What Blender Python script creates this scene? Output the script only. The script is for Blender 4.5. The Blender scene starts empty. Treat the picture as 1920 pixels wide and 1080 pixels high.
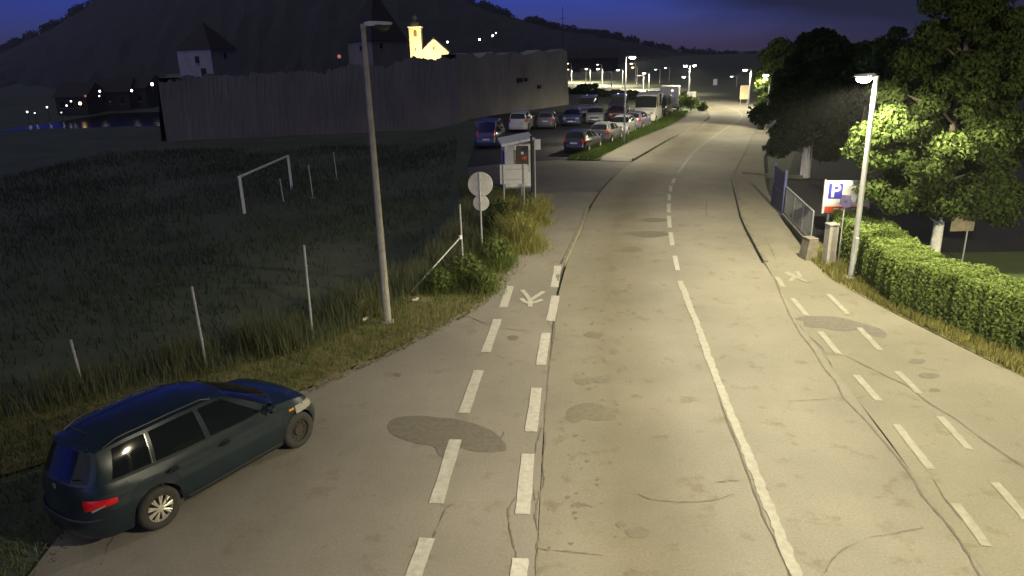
import bpy, math, random
import numpy as np
from mathutils import Vector, Matrix
random.seed(7); rng = np.random.default_rng(7)
sc = bpy.context.scene
C = sc.collection
R = math.radians
# ------------------------------------------------------------------ camera, sky, exposure
CF, CP, CR, CH = 1350.0, R(18.0), R(-1.5), 6.37        # focal (px of 1920), pitch down, roll, height
_fw = np.array([0, math.cos(CP), -math.sin(CP)])
_r0 = np.array([1.0, 0, 0]); _d0 = -np.cross(_r0, _fw)
_rt = math.cos(CR)*_r0 - math.sin(CR)*_d0
_dn = math.cos(CR)*_d0 + math.sin(CR)*_r0
cd = bpy.data.cameras.new('camera'); co = bpy.data.objects.new('camera', cd); C.objects.link(co); sc.camera = co
cd.sensor_width = 36.0; cd.lens = 36.0*CF/1920.0; cd.clip_end = 6000; cd.clip_start = 0.1
co.matrix_world = Matrix(((_rt[0], -_dn[0], -_fw[0], 0), (_rt[1], -_dn[1], -_fw[1], 0), (_rt[2], -_dn[2], -_fw[2], CH), (0, 0, 0, 1)))

w = bpy.data.worlds.new("World"); sc.world = w; w.use_nodes = True
nt = w.node_tree; bg = nt.nodes['Background']; bg.inputs[1].default_value = 0.05
sky = nt.nodes.new('ShaderNodeTexSky'); sky.sky_type = 'NISHITA'; sky.sun_disc = False
sky.sun_elevation = R(3.0); sky.sun_rotation = R(215); sky.air_density = 1.0; sky.dust_density = 0.3; sky.ozone_density = 4.0
SKY_TINT = (0.48, 0.49, 3.3, 1)
tint = nt.nodes.new('ShaderNodeMix'); tint.data_type = 'RGBA'; tint.blend_type = 'MULTIPLY'; tint.inputs[0].default_value = 1
tint.inputs[7].default_value = SKY_TINT
nt.links.new(sky.outputs[0], tint.inputs[6])
tc = nt.nodes.new('ShaderNodeTexCoord'); mp = nt.nodes.new('ShaderNodeMapping'); mp.inputs['Scale'].default_value = (1.2, 1.2, 6)
nz = nt.nodes.new('ShaderNodeTexNoise'); nz.inputs['Scale'].default_value = 1.7; nz.inputs['Detail'].default_value = 4
nt.links.new(tc.outputs['Generated'], mp.inputs[0]); nt.links.new(mp.outputs[0], nz.inputs[0])
cr = nt.nodes.new('ShaderNodeValToRGB'); cr.color_ramp.elements[0].position = .64; cr.color_ramp.elements[1].position = .95
sx_ = nt.nodes.new('ShaderNodeSeparateXYZ'); nt.links.new(tc.outputs['Generated'], sx_.inputs[0])
ma = nt.nodes.new('ShaderNodeMath'); ma.operation = 'MULTIPLY_ADD'; ma.inputs[1].default_value = .85; mxx = nt.nodes.new('ShaderNodeMath'); mxx.operation = 'MAXIMUM'; mxx.inputs[1].default_value = -.12; nt.links.new(sx_.outputs[0], mxx.inputs[0]); nt.links.new(mxx.outputs[0], ma.inputs[0]); nt.links.new(nz.outputs[0], ma.inputs[2])   # the cloud bank lies to the right
mz = nt.nodes.new('ShaderNodeMath'); mz.operation = 'MULTIPLY_ADD'; mz.inputs[1].default_value = 1.5; nt.links.new(sx_.outputs[2], mz.inputs[0]); nt.links.new(ma.outputs[0], mz.inputs[2])   # and closes overhead
nt.links.new(mz.outputs[0], cr.inputs[0])
cl = nt.nodes.new('ShaderNodeMix'); cl.data_type = 'RGBA'; cl.inputs[7].default_value = (0.13, 0.145, 0.36, 1)
clf = nt.nodes.new('ShaderNodeMath'); clf.operation = 'MULTIPLY'; clf.inputs[1].default_value = 0.97
nt.links.new(cr.outputs[0], clf.inputs[0]); nt.links.new(clf.outputs[0], cl.inputs[0])
nt.links.new(tint.outputs[2], cl.inputs[6]); nt.links.new(cl.outputs[2], bg.inputs[0])

sl = bpy.data.lights.new('afterglow_sun', 'SUN'); sl.energy = 0.22; sl.angle = R(100); sl.color = (1.0, 0.99, 0.86)
so = bpy.data.objects.new('afterglow_sun', sl); C.objects.link(so); so.rotation_euler = (R(38), 0, R(-35))
vs = sc.view_settings; vs.view_transform = 'Standard'; vs.look = 'None'; vs.exposure = 1.0; vs.gamma = 1; vs.use_curve_mapping = False

# ------------------------------------------------------------------ helpers
def ray(px, py): return _fw*CF + _rt*(px-960) + _dn*(py-540)
def G(px, py, z=0.0):                                   # where the sight line meets the level z
    d = ray(px, py); t = (z-CH)/d[2]; return (d[0]*t, d[1]*t)
def AT(px, py, Y):                                      # point on the sight line at distance Y
    d = ray(px, py); t = Y/d[1]; return Vector((d[0]*t, Y, CH+d[2]*t))
def top_z(base, px, py):                                # height of a post standing at base whose top shows at px,py
    d = ray(px, py); return CH + d[2]*math.hypot(*base[:2])/math.hypot(d[0], d[1])
def sm(a, b, x):
    t = np.clip((x-a)/(b-a), 0, 1); return t*t*(3-2*t)

def node_mat(name): 
    m = bpy.data.materials.new(name); m.use_nodes = True
    return m, m.node_tree, m.node_tree.nodes['Principled BSDF']
def pm(name, col, rough=.7, metal=0., var=.25, scale=6., bump=0., bscale=None, spec=.5, coat=0., stretch=None, col2=None, emit=0.):
    """procedural material: two tones broken by noise, optional fine relief"""
    m, t, b = node_mat(name); L = t.links
    b.inputs['Roughness'].default_value = rough; b.inputs['Metallic'].default_value = metal
    b.inputs['Specular IOR Level'].default_value = spec; b.inputs['Coat Weight'].default_value = coat
    tcn = t.nodes.new('ShaderNodeTexCoord'); mpn = t.nodes.new('ShaderNodeMapping')
    if stretch: mpn.inputs['Scale'].default_value = stretch
    L.new(tcn.outputs['Object'], mpn.inputs[0])
    n = t.nodes.new('ShaderNodeTexNoise'); n.inputs['Scale'].default_value = scale; n.inputs['Detail'].default_value = 5; n.inputs['Roughness'].default_value = .65
    L.new(mpn.outputs[0], n.inputs[0])
    r = t.nodes.new('ShaderNodeValToRGB')
    c2 = col2 or tuple(min(1, c*(1+var)) for c in col); c1 = col if col2 else tuple(c*(1-var) for c in col)
    r.color_ramp.elements[0].position = .32; r.color_ramp.elements[0].color = (*c1, 1)
    r.color_ramp.elements[1].position = .68; r.color_ramp.elements[1].color = (*c2, 1)
    L.new(n.outputs[0], r.inputs[0]); L.new(r.outputs[0], b.inputs['Base Color'])
    if bump:
        n2 = t.nodes.new('ShaderNodeTexNoise'); n2.inputs['Scale'].default_value = bscale or scale*5; n2.inputs['Detail'].default_value = 3
        L.new(mpn.outputs[0], n2.inputs[0])
        bn = t.nodes.new('ShaderNodeBump'); bn.inputs['Strength'].default_value = bump; bn.inputs['Distance'].default_value = .02
        L.new(n2.outputs[0], bn.inputs['Height']); L.new(bn.outputs[0], b.inputs['Normal'])
    if emit:
        b.inputs['Emission Color'].default_value = (*col, 1); b.inputs['Emission Strength'].default_value = emit
    return m
def leaf_mat(name, c1, c2, trans=.35):
    m, t, b = node_mat(name); L = t.links
    g = t.nodes.new('ShaderNodeNewGeometry'); r = t.nodes.new('ShaderNodeValToRGB')
    r.color_ramp.elements[0].color = (*c1, 1); r.color_ramp.elements[1].color = (*c2, 1)
    L.new(g.outputs['Random Per Island'], r.inputs[0]); L.new(r.outputs[0], b.inputs['Base Color'])
    b.inputs['Roughness'].default_value = .75; b.inputs['Specular IOR Level'].default_value = .08
    tr = t.nodes.new('ShaderNodeBsdfTranslucent'); L.new(r.outputs[0], tr.inputs[0])
    mx = t.nodes.new('ShaderNodeMixShader'); mx.inputs[0].default_value = trans
    L.new(b.outputs[0], mx.inputs[1]); L.new(tr.outputs[0], mx.inputs[2])
    L.new(mx.outputs[0], t.nodes['Material Output'].inputs['Surface'])
    return m

def link(name, me, parent=None, loc=None):
    o = bpy.data.objects.new(name, me); C.objects.link(o)
    if parent: o.parent = parent
    if loc is not None: o.location = loc
    return o
def mk(name, v, f, mat, parent=None, loc=None, smooth=False):
    me = bpy.data.meshes.new(name); me.from_pydata([tuple(p) for p in v], [], [tuple(q) for q in f]); me.update()
    if smooth: me.polygons.foreach_set('use_smooth', [True]*len(me.polygons))
    if mat: me.materials.append(mat)
    return link(name, me, parent, loc)
def mk_np(name, V, F, mat, parent=None, loc=None):       # many faces, numpy arrays, all faces with the same corner count
    me = bpy.data.meshes.new(name); n = len(F); k = F.shape[1]
    me.vertices.add(len(V)); me.vertices.foreach_set('co', V.astype(np.float32).ravel())
    me.loops.add(n*k); me.loops.foreach_set('vertex_index', F.astype(np.int32).ravel())
    me.polygons.add(n); me.polygons.foreach_set('loop_start', np.arange(0, n*k, k, dtype=np.int32))
    me.update(calc_edges=True); me.materials.append(mat)
    return link(name, me, parent, loc)
def tag(o, label=None, cat=None, group=None, kind=None):
    if label: o['label'] = label
    if cat: o['category'] = cat
    if group: o['group'] = group
    if kind: o['kind'] = kind
    return o
def thing(name, label, cat, loc=(0, 0, 0), rz=0., group=None):
    o = bpy.data.objects.new(name, None); C.objects.link(o); o.location = loc; o.rotation_euler = (0, 0, rz); o.empty_display_size = .2
    return tag(o, label, cat, group)
class MB:
    def __init__(s): s.v = []; s.f = []
    def add(s, v, f):
        k = len(s.v); s.v += [tuple(p) for p in v]; s.f += [tuple(i+k for i in q) for q in f]; return s
    def box(s, c, d, rz=0., bev=0.):
        hx, hy, hz = d[0]/2, d[1]/2, d[2]/2; cs, sn = math.cos(rz), math.sin(rz); pts = []
        b = min(bev, hx*.9, hy*.9, hz*.9)
        if b <= 0:
            loc = [(x, y, z) for z in (-hz, hz) for x, y in ((-hx, -hy), (hx, -hy), (hx, hy), (-hx, hy))]
            fc = [(3, 2, 1, 0), (4, 5, 6, 7), (0, 1, 5, 4), (1, 2, 6, 5), (2, 3, 7, 6), (3, 0, 4, 7)]
        else:
            def ring(z, i):
                X, Y = hx-i, hy-i
                return [(-X+b, -Y, z), (X-b, -Y, z), (X, -Y+b, z), (X, Y-b, z), (X-b, Y, z), (-X+b, Y, z), (-X, Y-b, z), (-X, -Y+b, z)]
            loc = ring(-hz, b) + ring(-hz+b, 0) + ring(hz-b, 0) + ring(hz, b)
            fc = [tuple(range(7, -1, -1)), tuple(range(24, 32))]
            for r_ in range(3):
                for i in range(8): fc.append((r_*8+i, r_*8+(i+1) % 8, r_*8+8+(i+1) % 8, r_*8+8+i))
        for x, y, z in loc: pts.append((c[0]+x*cs-y*sn, c[1]+x*sn+y*cs, c[2]+z))
        return s.add(pts, fc)
    def tube(s, path, rad, n=8, cap=True):
        P = [Vector(p) for p in path]; m = len(P)
        if not hasattr(rad, '__len__'): rad = [rad]*m
        v = []; f = []
        for i, p in enumerate(P):
            d = (P[min(i+1, m-1)]-P[max(i-1, 0)]).normalized()
            a = d.cross(Vector((0, 0, 1))) if abs(d.z) < .95 else d.cross(Vector((1, 0, 0)))
            a.normalize(); b = d.cross(a)
            for k in range(n):
                t = 2*math.pi*k/n; v.append(p + a*math.cos(t)*rad[i] + b*math.sin(t)*rad[i])
        for i in range(m-1):
            for k in range(n): f.append((i*n+k, i*n+(k+1) % n, (i+1)*n+(k+1) % n, (i+1)*n+k))
        if cap: f += [tuple(range(n)), tuple(range(m*n-1, (m-1)*n-1, -1))]
        return s.add(v, f)
    def lathe(s, prof, n=24, axis='z', c=(0, 0, 0), cap=True):      # prof: list of (radius, along)
        v = []; f = []
        for r_, h in prof:
            for k in range(n):
                t = 2*math.pi*k/n; a, b = r_*math.cos(t), r_*math.sin(t)
                q = (a, b, h) if axis == 'z' else ((a, h, b) if axis == 'y' else (h, a, b))
                v.append((q[0]+c[0], q[1]+c[1], q[2]+c[2]))
        for i in range(len(prof)-1):
            for k in range(n): f.append((i*n+k, i*n+(k+1) % n, (i+1)*n+(k+1) % n, (i+1)*n+k))
        if cap: f += [tuple(range(n-1, -1, -1)), tuple(range((len(prof)-1)*n, len(prof)*n))]
        return s.add(v, f)
    def prism(s, poly, z0, z1):
        n = len(poly); v = [(x, y, z0) for x, y in poly] + [(x, y, z1) for x, y in poly]
        f = [tuple(range(n-1, -1, -1)), tuple(range(n, 2*n))] + [(i, (i+1) % n, n+(i+1) % n, n+i) for i in range(n)]
        return s.add(v, f)
    def build(s, name, mat, parent=None, loc=None, smooth=False): return mk(name, s.v, s.f, mat, parent, loc, smooth)

# ------------------------------------------------------------------ materials
def asphalt(name, c, dark, seed, across=None):
    m, t, b = node_mat(name); L = t.links
    tcn = t.nodes.new('ShaderNodeTexCoord')
    def noise(sca, det, off=0.):
        mpn = t.nodes.new('ShaderNodeMapping'); mpn.inputs['Location'].default_value = (seed+off, off*2, 0); L.new(tcn.outputs['Object'], mpn.inputs[0])
        n = t.nodes.new('ShaderNodeTexNoise'); n.inputs['Scale'].default_value = sca; n.inputs['Detail'].default_value = det; n.inputs['Roughness'].default_value = .6
        L.new(mpn.outputs[0], n.inputs[0]); return n
    def ramp(n, p0, p1, a, bb):
        r = t.nodes.new('ShaderNodeValToRGB'); r.color_ramp.elements[0].position = p0; r.color_ramp.elements[1].position = p1
        r.color_ramp.elements[0].color = (*a, 1); r.color_ramp.elements[1].color = (*bb, 1); L.new(n.outputs[0], r.inputs[0]); return r
    def mul(a, bb, f=1.):
        mx = t.nodes.new('ShaderNodeMix'); mx.data_type = 'RGBA'; mx.blend_type = 'MULTIPLY'; mx.inputs[0].default_value = f
        L.new(a, mx.inputs[6]); L.new(bb, mx.inputs[7]); return mx.outputs[2]
    big = ramp(noise(.35, 8), .3, .72, tuple(x*.80 for x in c), tuple(min(1, x*1.12) for x in c))
    fine = ramp(noise(26, 4, 3.), .3, .7, (.84, .84, .84), (1.08, 1.08, 1.08))
    spots = ramp(noise(2.1, 10, 7.), .33, .43, dark, (1, 1, 1))
    o = mul(mul(big.outputs[0], fine.outputs[0]), spots.outputs[0])
    if across:
        at = t.nodes.new('ShaderNodeAttribute'); at.attribute_name = 'across'; ad = t.nodes.new('ShaderNodeMath'); ad.operation = 'MULTIPLY_ADD'; ad.inputs[1].default_value = .10
        L.new(noise(.9, 5, 13.).outputs[0], ad.inputs[0]); L.new(at.outputs['Fac'], ad.inputs[2])
        r = t.nodes.new('ShaderNodeValToRGB'); e = r.color_ramp.elements
        for k, (p_, c_) in enumerate(across):
            q = e[k] if k < 2 else e.new(p_)
            q.position = p_; q.color = (*c_, 1)
        L.new(ad.outputs[0], r.inputs[0]); o = mul(o, r.outputs[0])
    L.new(o, b.inputs['Base Color']); b.inputs['Roughness'].default_value = .88; b.inputs['Specular IOR Level'].default_value = .3
    bn = t.nodes.new('ShaderNodeBump'); bn.inputs['Strength'].default_value = .35; bn.inputs['Distance'].default_value = .01
    L.new(noise(60, 3, 5.).outputs[0], bn.inputs['Height']); L.new(bn.outputs[0], b.inputs['Normal'])
    return m
M = dict(
    road=asphalt('worn_pale_asphalt', (.225, .208, .174), (.8, .76, .68), 0, [(0., (.86, .85, .84)), (1., (.93, .92, .88)), (.14, (.86, .85, .82)), (.26, (.72, .69, .62)), (.38, (.80, .78, .73)), (.52, (1., 1., 1.)), (.85, (1.02, 1.02, 1.0))]),
    path=asphalt('pavement_asphalt', (.205, .186, .163), (.86, .82, .76), 11),
    foot=asphalt('footway_asphalt', (.198, .183, .140), (.84, .81, .7), 31),
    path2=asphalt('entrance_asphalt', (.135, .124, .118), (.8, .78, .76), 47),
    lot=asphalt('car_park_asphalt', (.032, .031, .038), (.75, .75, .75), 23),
    patch=pm('dark_bitumen_patch', (.118, .104, .086), .9, var=.18, scale=9, bump=.3),
    stain=pm('oily_stain', (.105, .092, .068), .85, var=.2, scale=9, bump=.2, col2=(.135, .12, .09)),
    crack_streak=pm('crack_streak_fill', (.10, .088, .066), .95, scale=6, col2=(.15, .135, .105)),
    paint=pm('worn_road_paint', (.30, .285, .255), .75, scale=9, bump=.2, col2=(.43, .415, .38)),
    paintm=pm('half_worn_road_paint', (.255, .24, .205), .78, scale=8, bump=.2, col2=(.35, .335, .29)),
    paintf=pm('faded_road_paint', (.205, .192, .150), .8, scale=5, bump=.2, col2=(.29, .275, .22)),
    kerb=pm('kerb_concrete', (.15, .135, .10), .9, var=.3, scale=5, bump=.3),
    concrete=pm('aged_concrete', (.29, .275, .24), .85, var=.2, scale=7, bump=.3),
    galv=pm('galvanised_steel', (.40, .41, .42), .5, .6, var=.12, scale=9),
    pale_steel=pm('pale_painted_steel', (.42, .43, .42), .55, .2, var=.15, scale=8),
    sign_back=pm('sign_back_aluminium', (.50, .49, .47), .55, .25, var=.12, scale=5),
    white=pm('white_enamel', (.72, .71, .67), .5, var=.08, scale=4),
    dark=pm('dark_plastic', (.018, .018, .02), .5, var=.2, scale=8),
    blackm=pm('black_iron', (.03, .03, .034), .5, .3, var=.2, scale=8),
    blue=pm('sign_blue', (.03, .03, .30), .5, var=.08), red=pm('sign_red', (.52, .06, .02), .5, var=.12, scale=3),
    gate=pm('blue_gate_paint', (.035, .04, .11), .5, var=.2, scale=6),
    grass=pm('field_grass', (.045, .058, .036), .95, var=.35, scale=.25, bump=.6, bscale=9, col2=(.08, .095, .058)),
    dry=pm('dry_verge', (.19, .155, .07), .95, scale=2.2, bump=.7, bscale=30, col2=(.12, .125, .045)),
    lawn=pm('lawn', (.05, .08, .02), .95, scale=1.2, bump=.6, bscale=25, col2=(.075, .105, .03)),
    hill=pm('wooded_hillside', (.028, .029, .022), 1., var=.3, scale=.05, bump=1., bscale=.12),
    water=pm('dark_river', (.008, .009, .01), .2, var=.2, scale=.1, bump=.15, bscale=.5, spec=.012),
    bark=pm('bark', (.10, .08, .06), .9, var=.35, scale=9, bump=.6), lime=pm('limewashed_bark', (.66, .64, .60), .85, var=.15, scale=8, bump=.5),
    bank=pm('river_bank', (.035, .036, .025), 1., var=.4, scale=.3),
    wall=pm('castle_stone', (.115, .108, .108), .95, scale=.32, bump=.9, bscale=1.6, stretch=(1, 1, .45), col2=(.19, .172, .155)),
    wall2=pm('castle_stone_smooth', (.19, .18, .165), .95, scale=.25, bump=.6, bscale=2.0, stretch=(1, 1, .6), col2=(.30, .285, .265)),
    render=pm('pale_render', (.32, .31, .34), .9, var=.15, scale=.7), roof=pm('dark_roof_tiles', (.032, .028, .028), .9, var=.3, scale=1.2, bump=.5, bscale=8),
    church=pm('church_render', (.80, .66, .36), .9, var=.05, scale=.5), church_trim=pm('church_trim', (.82, .72, .46), .9, var=.04),
    slit=pm('dark_opening', (.012, .012, .014), .8),
    glass=pm('dark_car_glass', (.007, .009, .010), .07, var=.1, scale=2, spec=.45),
    tyre=pm('tyre_rubber', (.03, .028, .025), .85, var=.25, scale=14, bump=.3), rim=pm('silver_hubcap', (.62, .58, .50), .35, .5, var=.08, scale=12),
    steelrim=pm('black_steel_wheel', (.05, .042, .036), .6, .3, var=.2, scale=12),
    tail=pm('tail_light_red', (.55, .008, .012), .18, var=.1, scale=20, coat=.5), lens=pm('clear_lamp_lens', (.30, .29, .25), .15, var=.1, scale=20, coat=.5),
    amber=pm('amber_lens', (.6, .25, .04), .2, var=.1),
    plate=pm('number_plate', (.7, .7, .66), .5, var=.05), chrome=pm('chrome_strip', (.6, .6, .58), .2, .9, var=.05),
    rubbish=pm('litter_white', (.6, .58, .5), .7),
)
def emat(name, col, s):
    m, t, b = node_mat(name); b.inputs['Base Color'].default_value = (*col, 1)
    b.inputs['Emission Color'].default_value = (*col, 1); b.inputs['Emission Strength'].default_value = s
    n = t.nodes.new('ShaderNodeTexNoise'); n.inputs['Scale'].default_value = 30; r = t.nodes.new('ShaderNodeValToRGB')
    r.color_ramp.elements[0].color = tuple(c*.85 for c in col)+(1,); r.color_ramp.elements[1].color = (*col, 1)
    t.links.new(n.outputs[0], r.inputs[0]); t.links.new(r.outputs[0], b.inputs['Emission Color']); return m
M['lamp'] = emat('lit_lamp_lens', (1, .93, .76), 45); M['lamp_far'] = emat('far_lamp_glow', (1, .93, .8), 12)
M['lamp_warm'] = emat('warm_lamp_glow', (1, .62, .25), 9); M['lamp_red'] = emat('red_lamp_glow', (1, .35, .3), .18)
M['lamp_dim'] = emat('dim_lamp_glow', (1, .95, .85), 2.5); M['panel_glow'] = emat('pale_panel_glow', (.9, .85, .8), .06)
LEAF = dict(
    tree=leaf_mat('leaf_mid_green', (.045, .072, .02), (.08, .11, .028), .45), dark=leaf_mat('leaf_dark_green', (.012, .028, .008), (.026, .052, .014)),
    hedge=leaf_mat('hedge_leaf', (.13, .19, .05), (.25, .32, .09)), verge=leaf_mat('verge_grass_blade', (.085, .10, .032), (.24, .20, .09)),
    tall=leaf_mat('tall_grass_blade', (.065, .085, .038), (.18, .18, .10)), weed=leaf_mat('weed_leaf', (.07, .11, .03), (.17, .19, .06)),
    straw=leaf_mat('straw_yellow_blade', (.13, .145, .04), (.34, .31, .11)), field=leaf_mat('field_grass_blade', (.04, .056, .03), (.075, .09, .048)),
    forest=leaf_mat('forest_leaf', (.045, .05, .035), (.08, .085, .06), .5), green=leaf_mat('green_verge_blade', (.05, .085, .02), (.10, .14, .035)))

# ------------------------------------------------------------------ lights of the street
def lamp_light(name, parent, loc, watts, col=(1, .90, .60), power=-2.1, cap=4.5, size=.12, tilt=(0, 0, 0)):
    """street luminaire: wide downward throw that fades out towards and above the horizontal"""
    l = bpy.data.lights.new(name, 'POINT'); l.energy = watts; l.shadow_soft_size = size; l.color = col
    o = bpy.data.objects.new(name, l); C.objects.link(o); o.parent = parent; o.location = loc; o.rotation_euler = tilt
    l.use_nodes = True; t = l.node_tree; em = t.nodes['Emission']
    def math_(op, a, b=None):
        n = t.nodes.new('ShaderNodeMath'); n.operation = op; t.links.new(a, n.inputs[0])
        if b is not None:
            if hasattr(b, 'links'): t.links.new(b, n.inputs[1])
            else: n.inputs[1].default_value = b
        return n.outputs[0]
    a = t.nodes.new('ShaderNodeTexCoord'); s_ = t.nodes.new('ShaderNodeSeparateXYZ'); t.links.new(a.outputs['Normal'], s_.inputs[0])
    down = math_('MULTIPLY', s_.outputs[2], LAMP_SIGN)
    throw = math_('MINIMUM', math_('POWER', math_('MAXIMUM', down, .05), power), cap)
    mr = t.nodes.new('ShaderNodeMapRange'); mr.interpolation_type = 'SMOOTHSTEP'; t.links.new(down, mr.inputs[0])
    mr.inputs[1].default_value = -.14; mr.inputs[2].default_value = .58; mr.inputs[3].default_value = .05; mr.inputs[4].default_value = 1
    t.links.new(math_('MULTIPLY', throw, math_('POWER', mr.outputs[0], 2.0)), em.inputs['Strength']); return o
LAMP_SIGN = -1.0

# ------------------------------------------------------------------ ground
FENCE = np.array([(-14, 10.3), (-8.9, 13.5), (-6.8, 14.7), (-4.8, 16.0), (-1.5, 21.9), (-.8, 30), (-2.5, 40), (-3.5, 60), (-3.0, 90), (-3.0, 140)])
def left_of_fence(x, y):
    xf = np.interp(y, FENCE[:, 1], FENCE[:, 0]); return xf - x
def zground(x, y):
    d = left_of_fence(x, y)
    z = -.045 - .70*sm(.2, 4.5, d) * sm(-60, 10, y)
    n = .05*np.sin(x*.7+y*.31)+.04*np.sin(x*.23-y*.57)
    z = z + n*sm(1.5, 6, d)
    river = sm(-22, -38, x + (y-75)*.25) * sm(88, 98, y) * (1-sm(128, 200, y))
    z = z - 4.6*river
    back = sm(140, 420, y); return z + back*2.0
xs = np.concatenate([[-1300, -800, -500, -250], np.arange(-150, -40, 5), np.arange(-40, -16, 1.2), np.arange(-16, 16, .5), np.arange(16, 40, 2), np.arange(40, 160, 10), [250, 500, 800, 1300]])
ys = np.concatenate([[-290, -80, -30], np.arange(-10, 36, .6), np.arange(36, 150, 2.), np.arange(150, 500, 20), [700, 1050]])
XX, YY = np.meshgrid(xs, ys); ZZ = zground(XX, YY)
V = np.stack([XX, YY, ZZ], -1).reshape(-1, 3); nx = len(xs)
ii, jj = np.meshgrid(np.arange(len(ys)-1), np.arange(nx-1), indexing='ij'); a = (ii*nx+jj).ravel()
o = mk_np('ground', V, np.stack([a, a+1, a+nx+1, a+nx], 1), M['grass']); o.data.polygons.foreach_set('use_smooth', [True]*len(o.data.polygons)); tag(o, kind='structure')
def zg(x, y): return float(zground(np.float64(x), np.float64(y)))
o = mk('river', [(-84, 88, -3.5), (-22, 88, -3.5), (-22, 170, -3.5), (-84, 170, -3.5)], [(0, 1, 2, 3)], M['water']); tag(o, kind='structure')

def resample(pl, n):
    pl = np.array(pl, float); d = np.r_[0, np.cumsum(np.hypot(*np.diff(pl, axis=0).T))]
    # smooth Catmull-like by dense linear then moving average
    t = np.linspace(0, d[-1], n*6); x = np.interp(t, d, pl[:, 0]); y = np.interp(t, d, pl[:, 1])
    k = max(3, n//5); ker = np.ones(k)/k
    xp = np.convolve(np.pad(x, k, mode='reflect', reflect_type='odd'), ker, 'same')[k:-k]; yp = np.convolve(np.pad(y, k, mode='reflect', reflect_type='odd'), ker, 'same')[k:-k]
    return np.stack([xp, yp], 1)[::6]
def strip(name, left, right, zf, mat, n=90, cols=1, parent=None, rag=0.):
    A, B = resample(left, n), resample(right, n); A = A+rng.normal(0, 1, A.shape)*rag; m = min(len(A), len(B)); v = []; f = []
    for i in range(m):
        for c in range(cols+1):
            u = c/cols; p = A[i]*(1-u)+B[i]*u; v.append((p[0], p[1], zf(p[0], p[1])))
    k = cols+1
    for i in range(m-1):
        for c in range(cols): f.append((i*k+c, i*k+c+1, (i+1)*k+c+1, (i+1)*k+c))
    return mk(name, v, f, mat, parent)
ROAD_L = [(-.9, -25), (-.3, 0), (.2, 7.6), (.5, 11.5), (1.0, 16.9), (1.4, 20.5), (2.2, 24.2), (3.5, 31), (5.4, 38), (7.7, 44.4), (11.6, 53.4), (16.5, 63.5), (19.8, 71.9), (21.4, 79), (21.8, 88), (21, 98), (18.4, 114), (13.5, 145), (7, 190), (-8, 250)]
ROAD_R = [(5.0, -25), (5.5, 0), (5.8, 7.6), (6.1, 9.1), (6.4, 11.4), (6.6, 13.7), (7.2, 17.6), (7.8, 21.1), (8.8, 26.7), (11.6, 37.6), (14.7, 45.5), (19.1, 57), (23, 64.2), (26, 71), (28.5, 80), (29.2, 90), (28, 101), (25, 117), (20.5, 146), (14, 191), (-1, 251)]
road = strip('road', ROAD_L, ROAD_R, lambda x, y: 0.0, M['road'], n=140, cols=10); tag(road, kind='structure')
ac = road.data.attributes.new('across', 'FLOAT', 'POINT'); ac.data.foreach_set('value', np.tile(np.linspace(0, 1, 11), len(road.data.vertices)//11).astype(np.float32))   # 0 left edge .. 1 right edge: oil dirt follows the lanes
def zl(x, y): return .004 + .085*float(sm(19.5, 23, y)*(1-sm(29.5, 32, y)) + sm(43.5, 46, y))
def zr(x, y): return .004 + .09*float(sm(20.0, 23.5, y))
VERGE_L = [(-8, -25), (-6.7, 2), (-6.3, 6), (-6.5, 8.5), (-6.8, 10.6), (-5.9, 12.0), (-4.6, 12.9), (-2.7, 15.4), (-1.1, 17.9), (-.25, 20.5), (.35, 23.5), (1.3, 29.0), (1.5, 32), (.9, 34.5)]
cyc = strip('cycle_path', VERGE_L, ROAD_L[:8]+[(4.35, 34.5)], zl, M['path'], n=160, cols=3, rag=.05); tag(cyc, kind='structure')
VERGE_R = [(15, -25), (12.6, 0), (11.1, 9), (10.1, 12.9), (9.35, 17.5), (9.1, 19.6), (9.2, 21.5), (9.6, 23), (10.6, 28), (12.2, 34), (15.5, 44), (20.5, 55), (25.5, 63), (29, 71), (31, 80)]
foot = strip('footway', [(p[0], p[1]) for p in ROAD_R[:15]], VERGE_R, zr, M['foot'], n=70, cols=3); tag(foot, kind='structure')
# far left footway between kerb and green verge, then the car park
FAR_L_in = [(7.4, 43.8), (7.7, 44.4), (11.6, 53.4), (16.5, 63.5), (19.8, 71.9), (21.4, 79)]
FAR_L_out = [(5.6, 44.5), (5.9, 45.6), (9.4, 54.0), (14.3, 64.2), (17.6, 72.4), (19.6, 79.5)]
o = strip('far_footway', FAR_L_out, FAR_L_in, zl, M['path'], n=30); tag(o, kind='structure')
ent = [(-2.2, 39.5), (.9, 34.5), (2.4, 33.2), (4.35, 34.5), (5.4, 38), (7.5, 43.6), (5.4, 44.4), (3.6, 45.2), (.5, 45.0), (-2.5, 43.0)]
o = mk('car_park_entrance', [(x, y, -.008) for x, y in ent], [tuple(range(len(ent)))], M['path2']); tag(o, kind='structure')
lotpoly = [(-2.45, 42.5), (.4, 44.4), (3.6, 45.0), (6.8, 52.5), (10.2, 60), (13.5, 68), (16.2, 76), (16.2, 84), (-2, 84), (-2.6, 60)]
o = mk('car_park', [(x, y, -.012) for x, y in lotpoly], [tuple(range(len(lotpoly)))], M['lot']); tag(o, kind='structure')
# green verge between the car park and the far footway
o = strip('far_verge', [(3.6, 45.2), (6.8, 52.5), (10.2, 60), (13.5, 68), (16.2, 76)], [(5.5, 44.6), (9.3, 54.1), (14.2, 64.3), (17.5, 72.5), (19.4, 79.4)][:5], lambda x, y: .06, M['lawn'], n=30, cols=2); tag(o, kind='structure')
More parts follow.
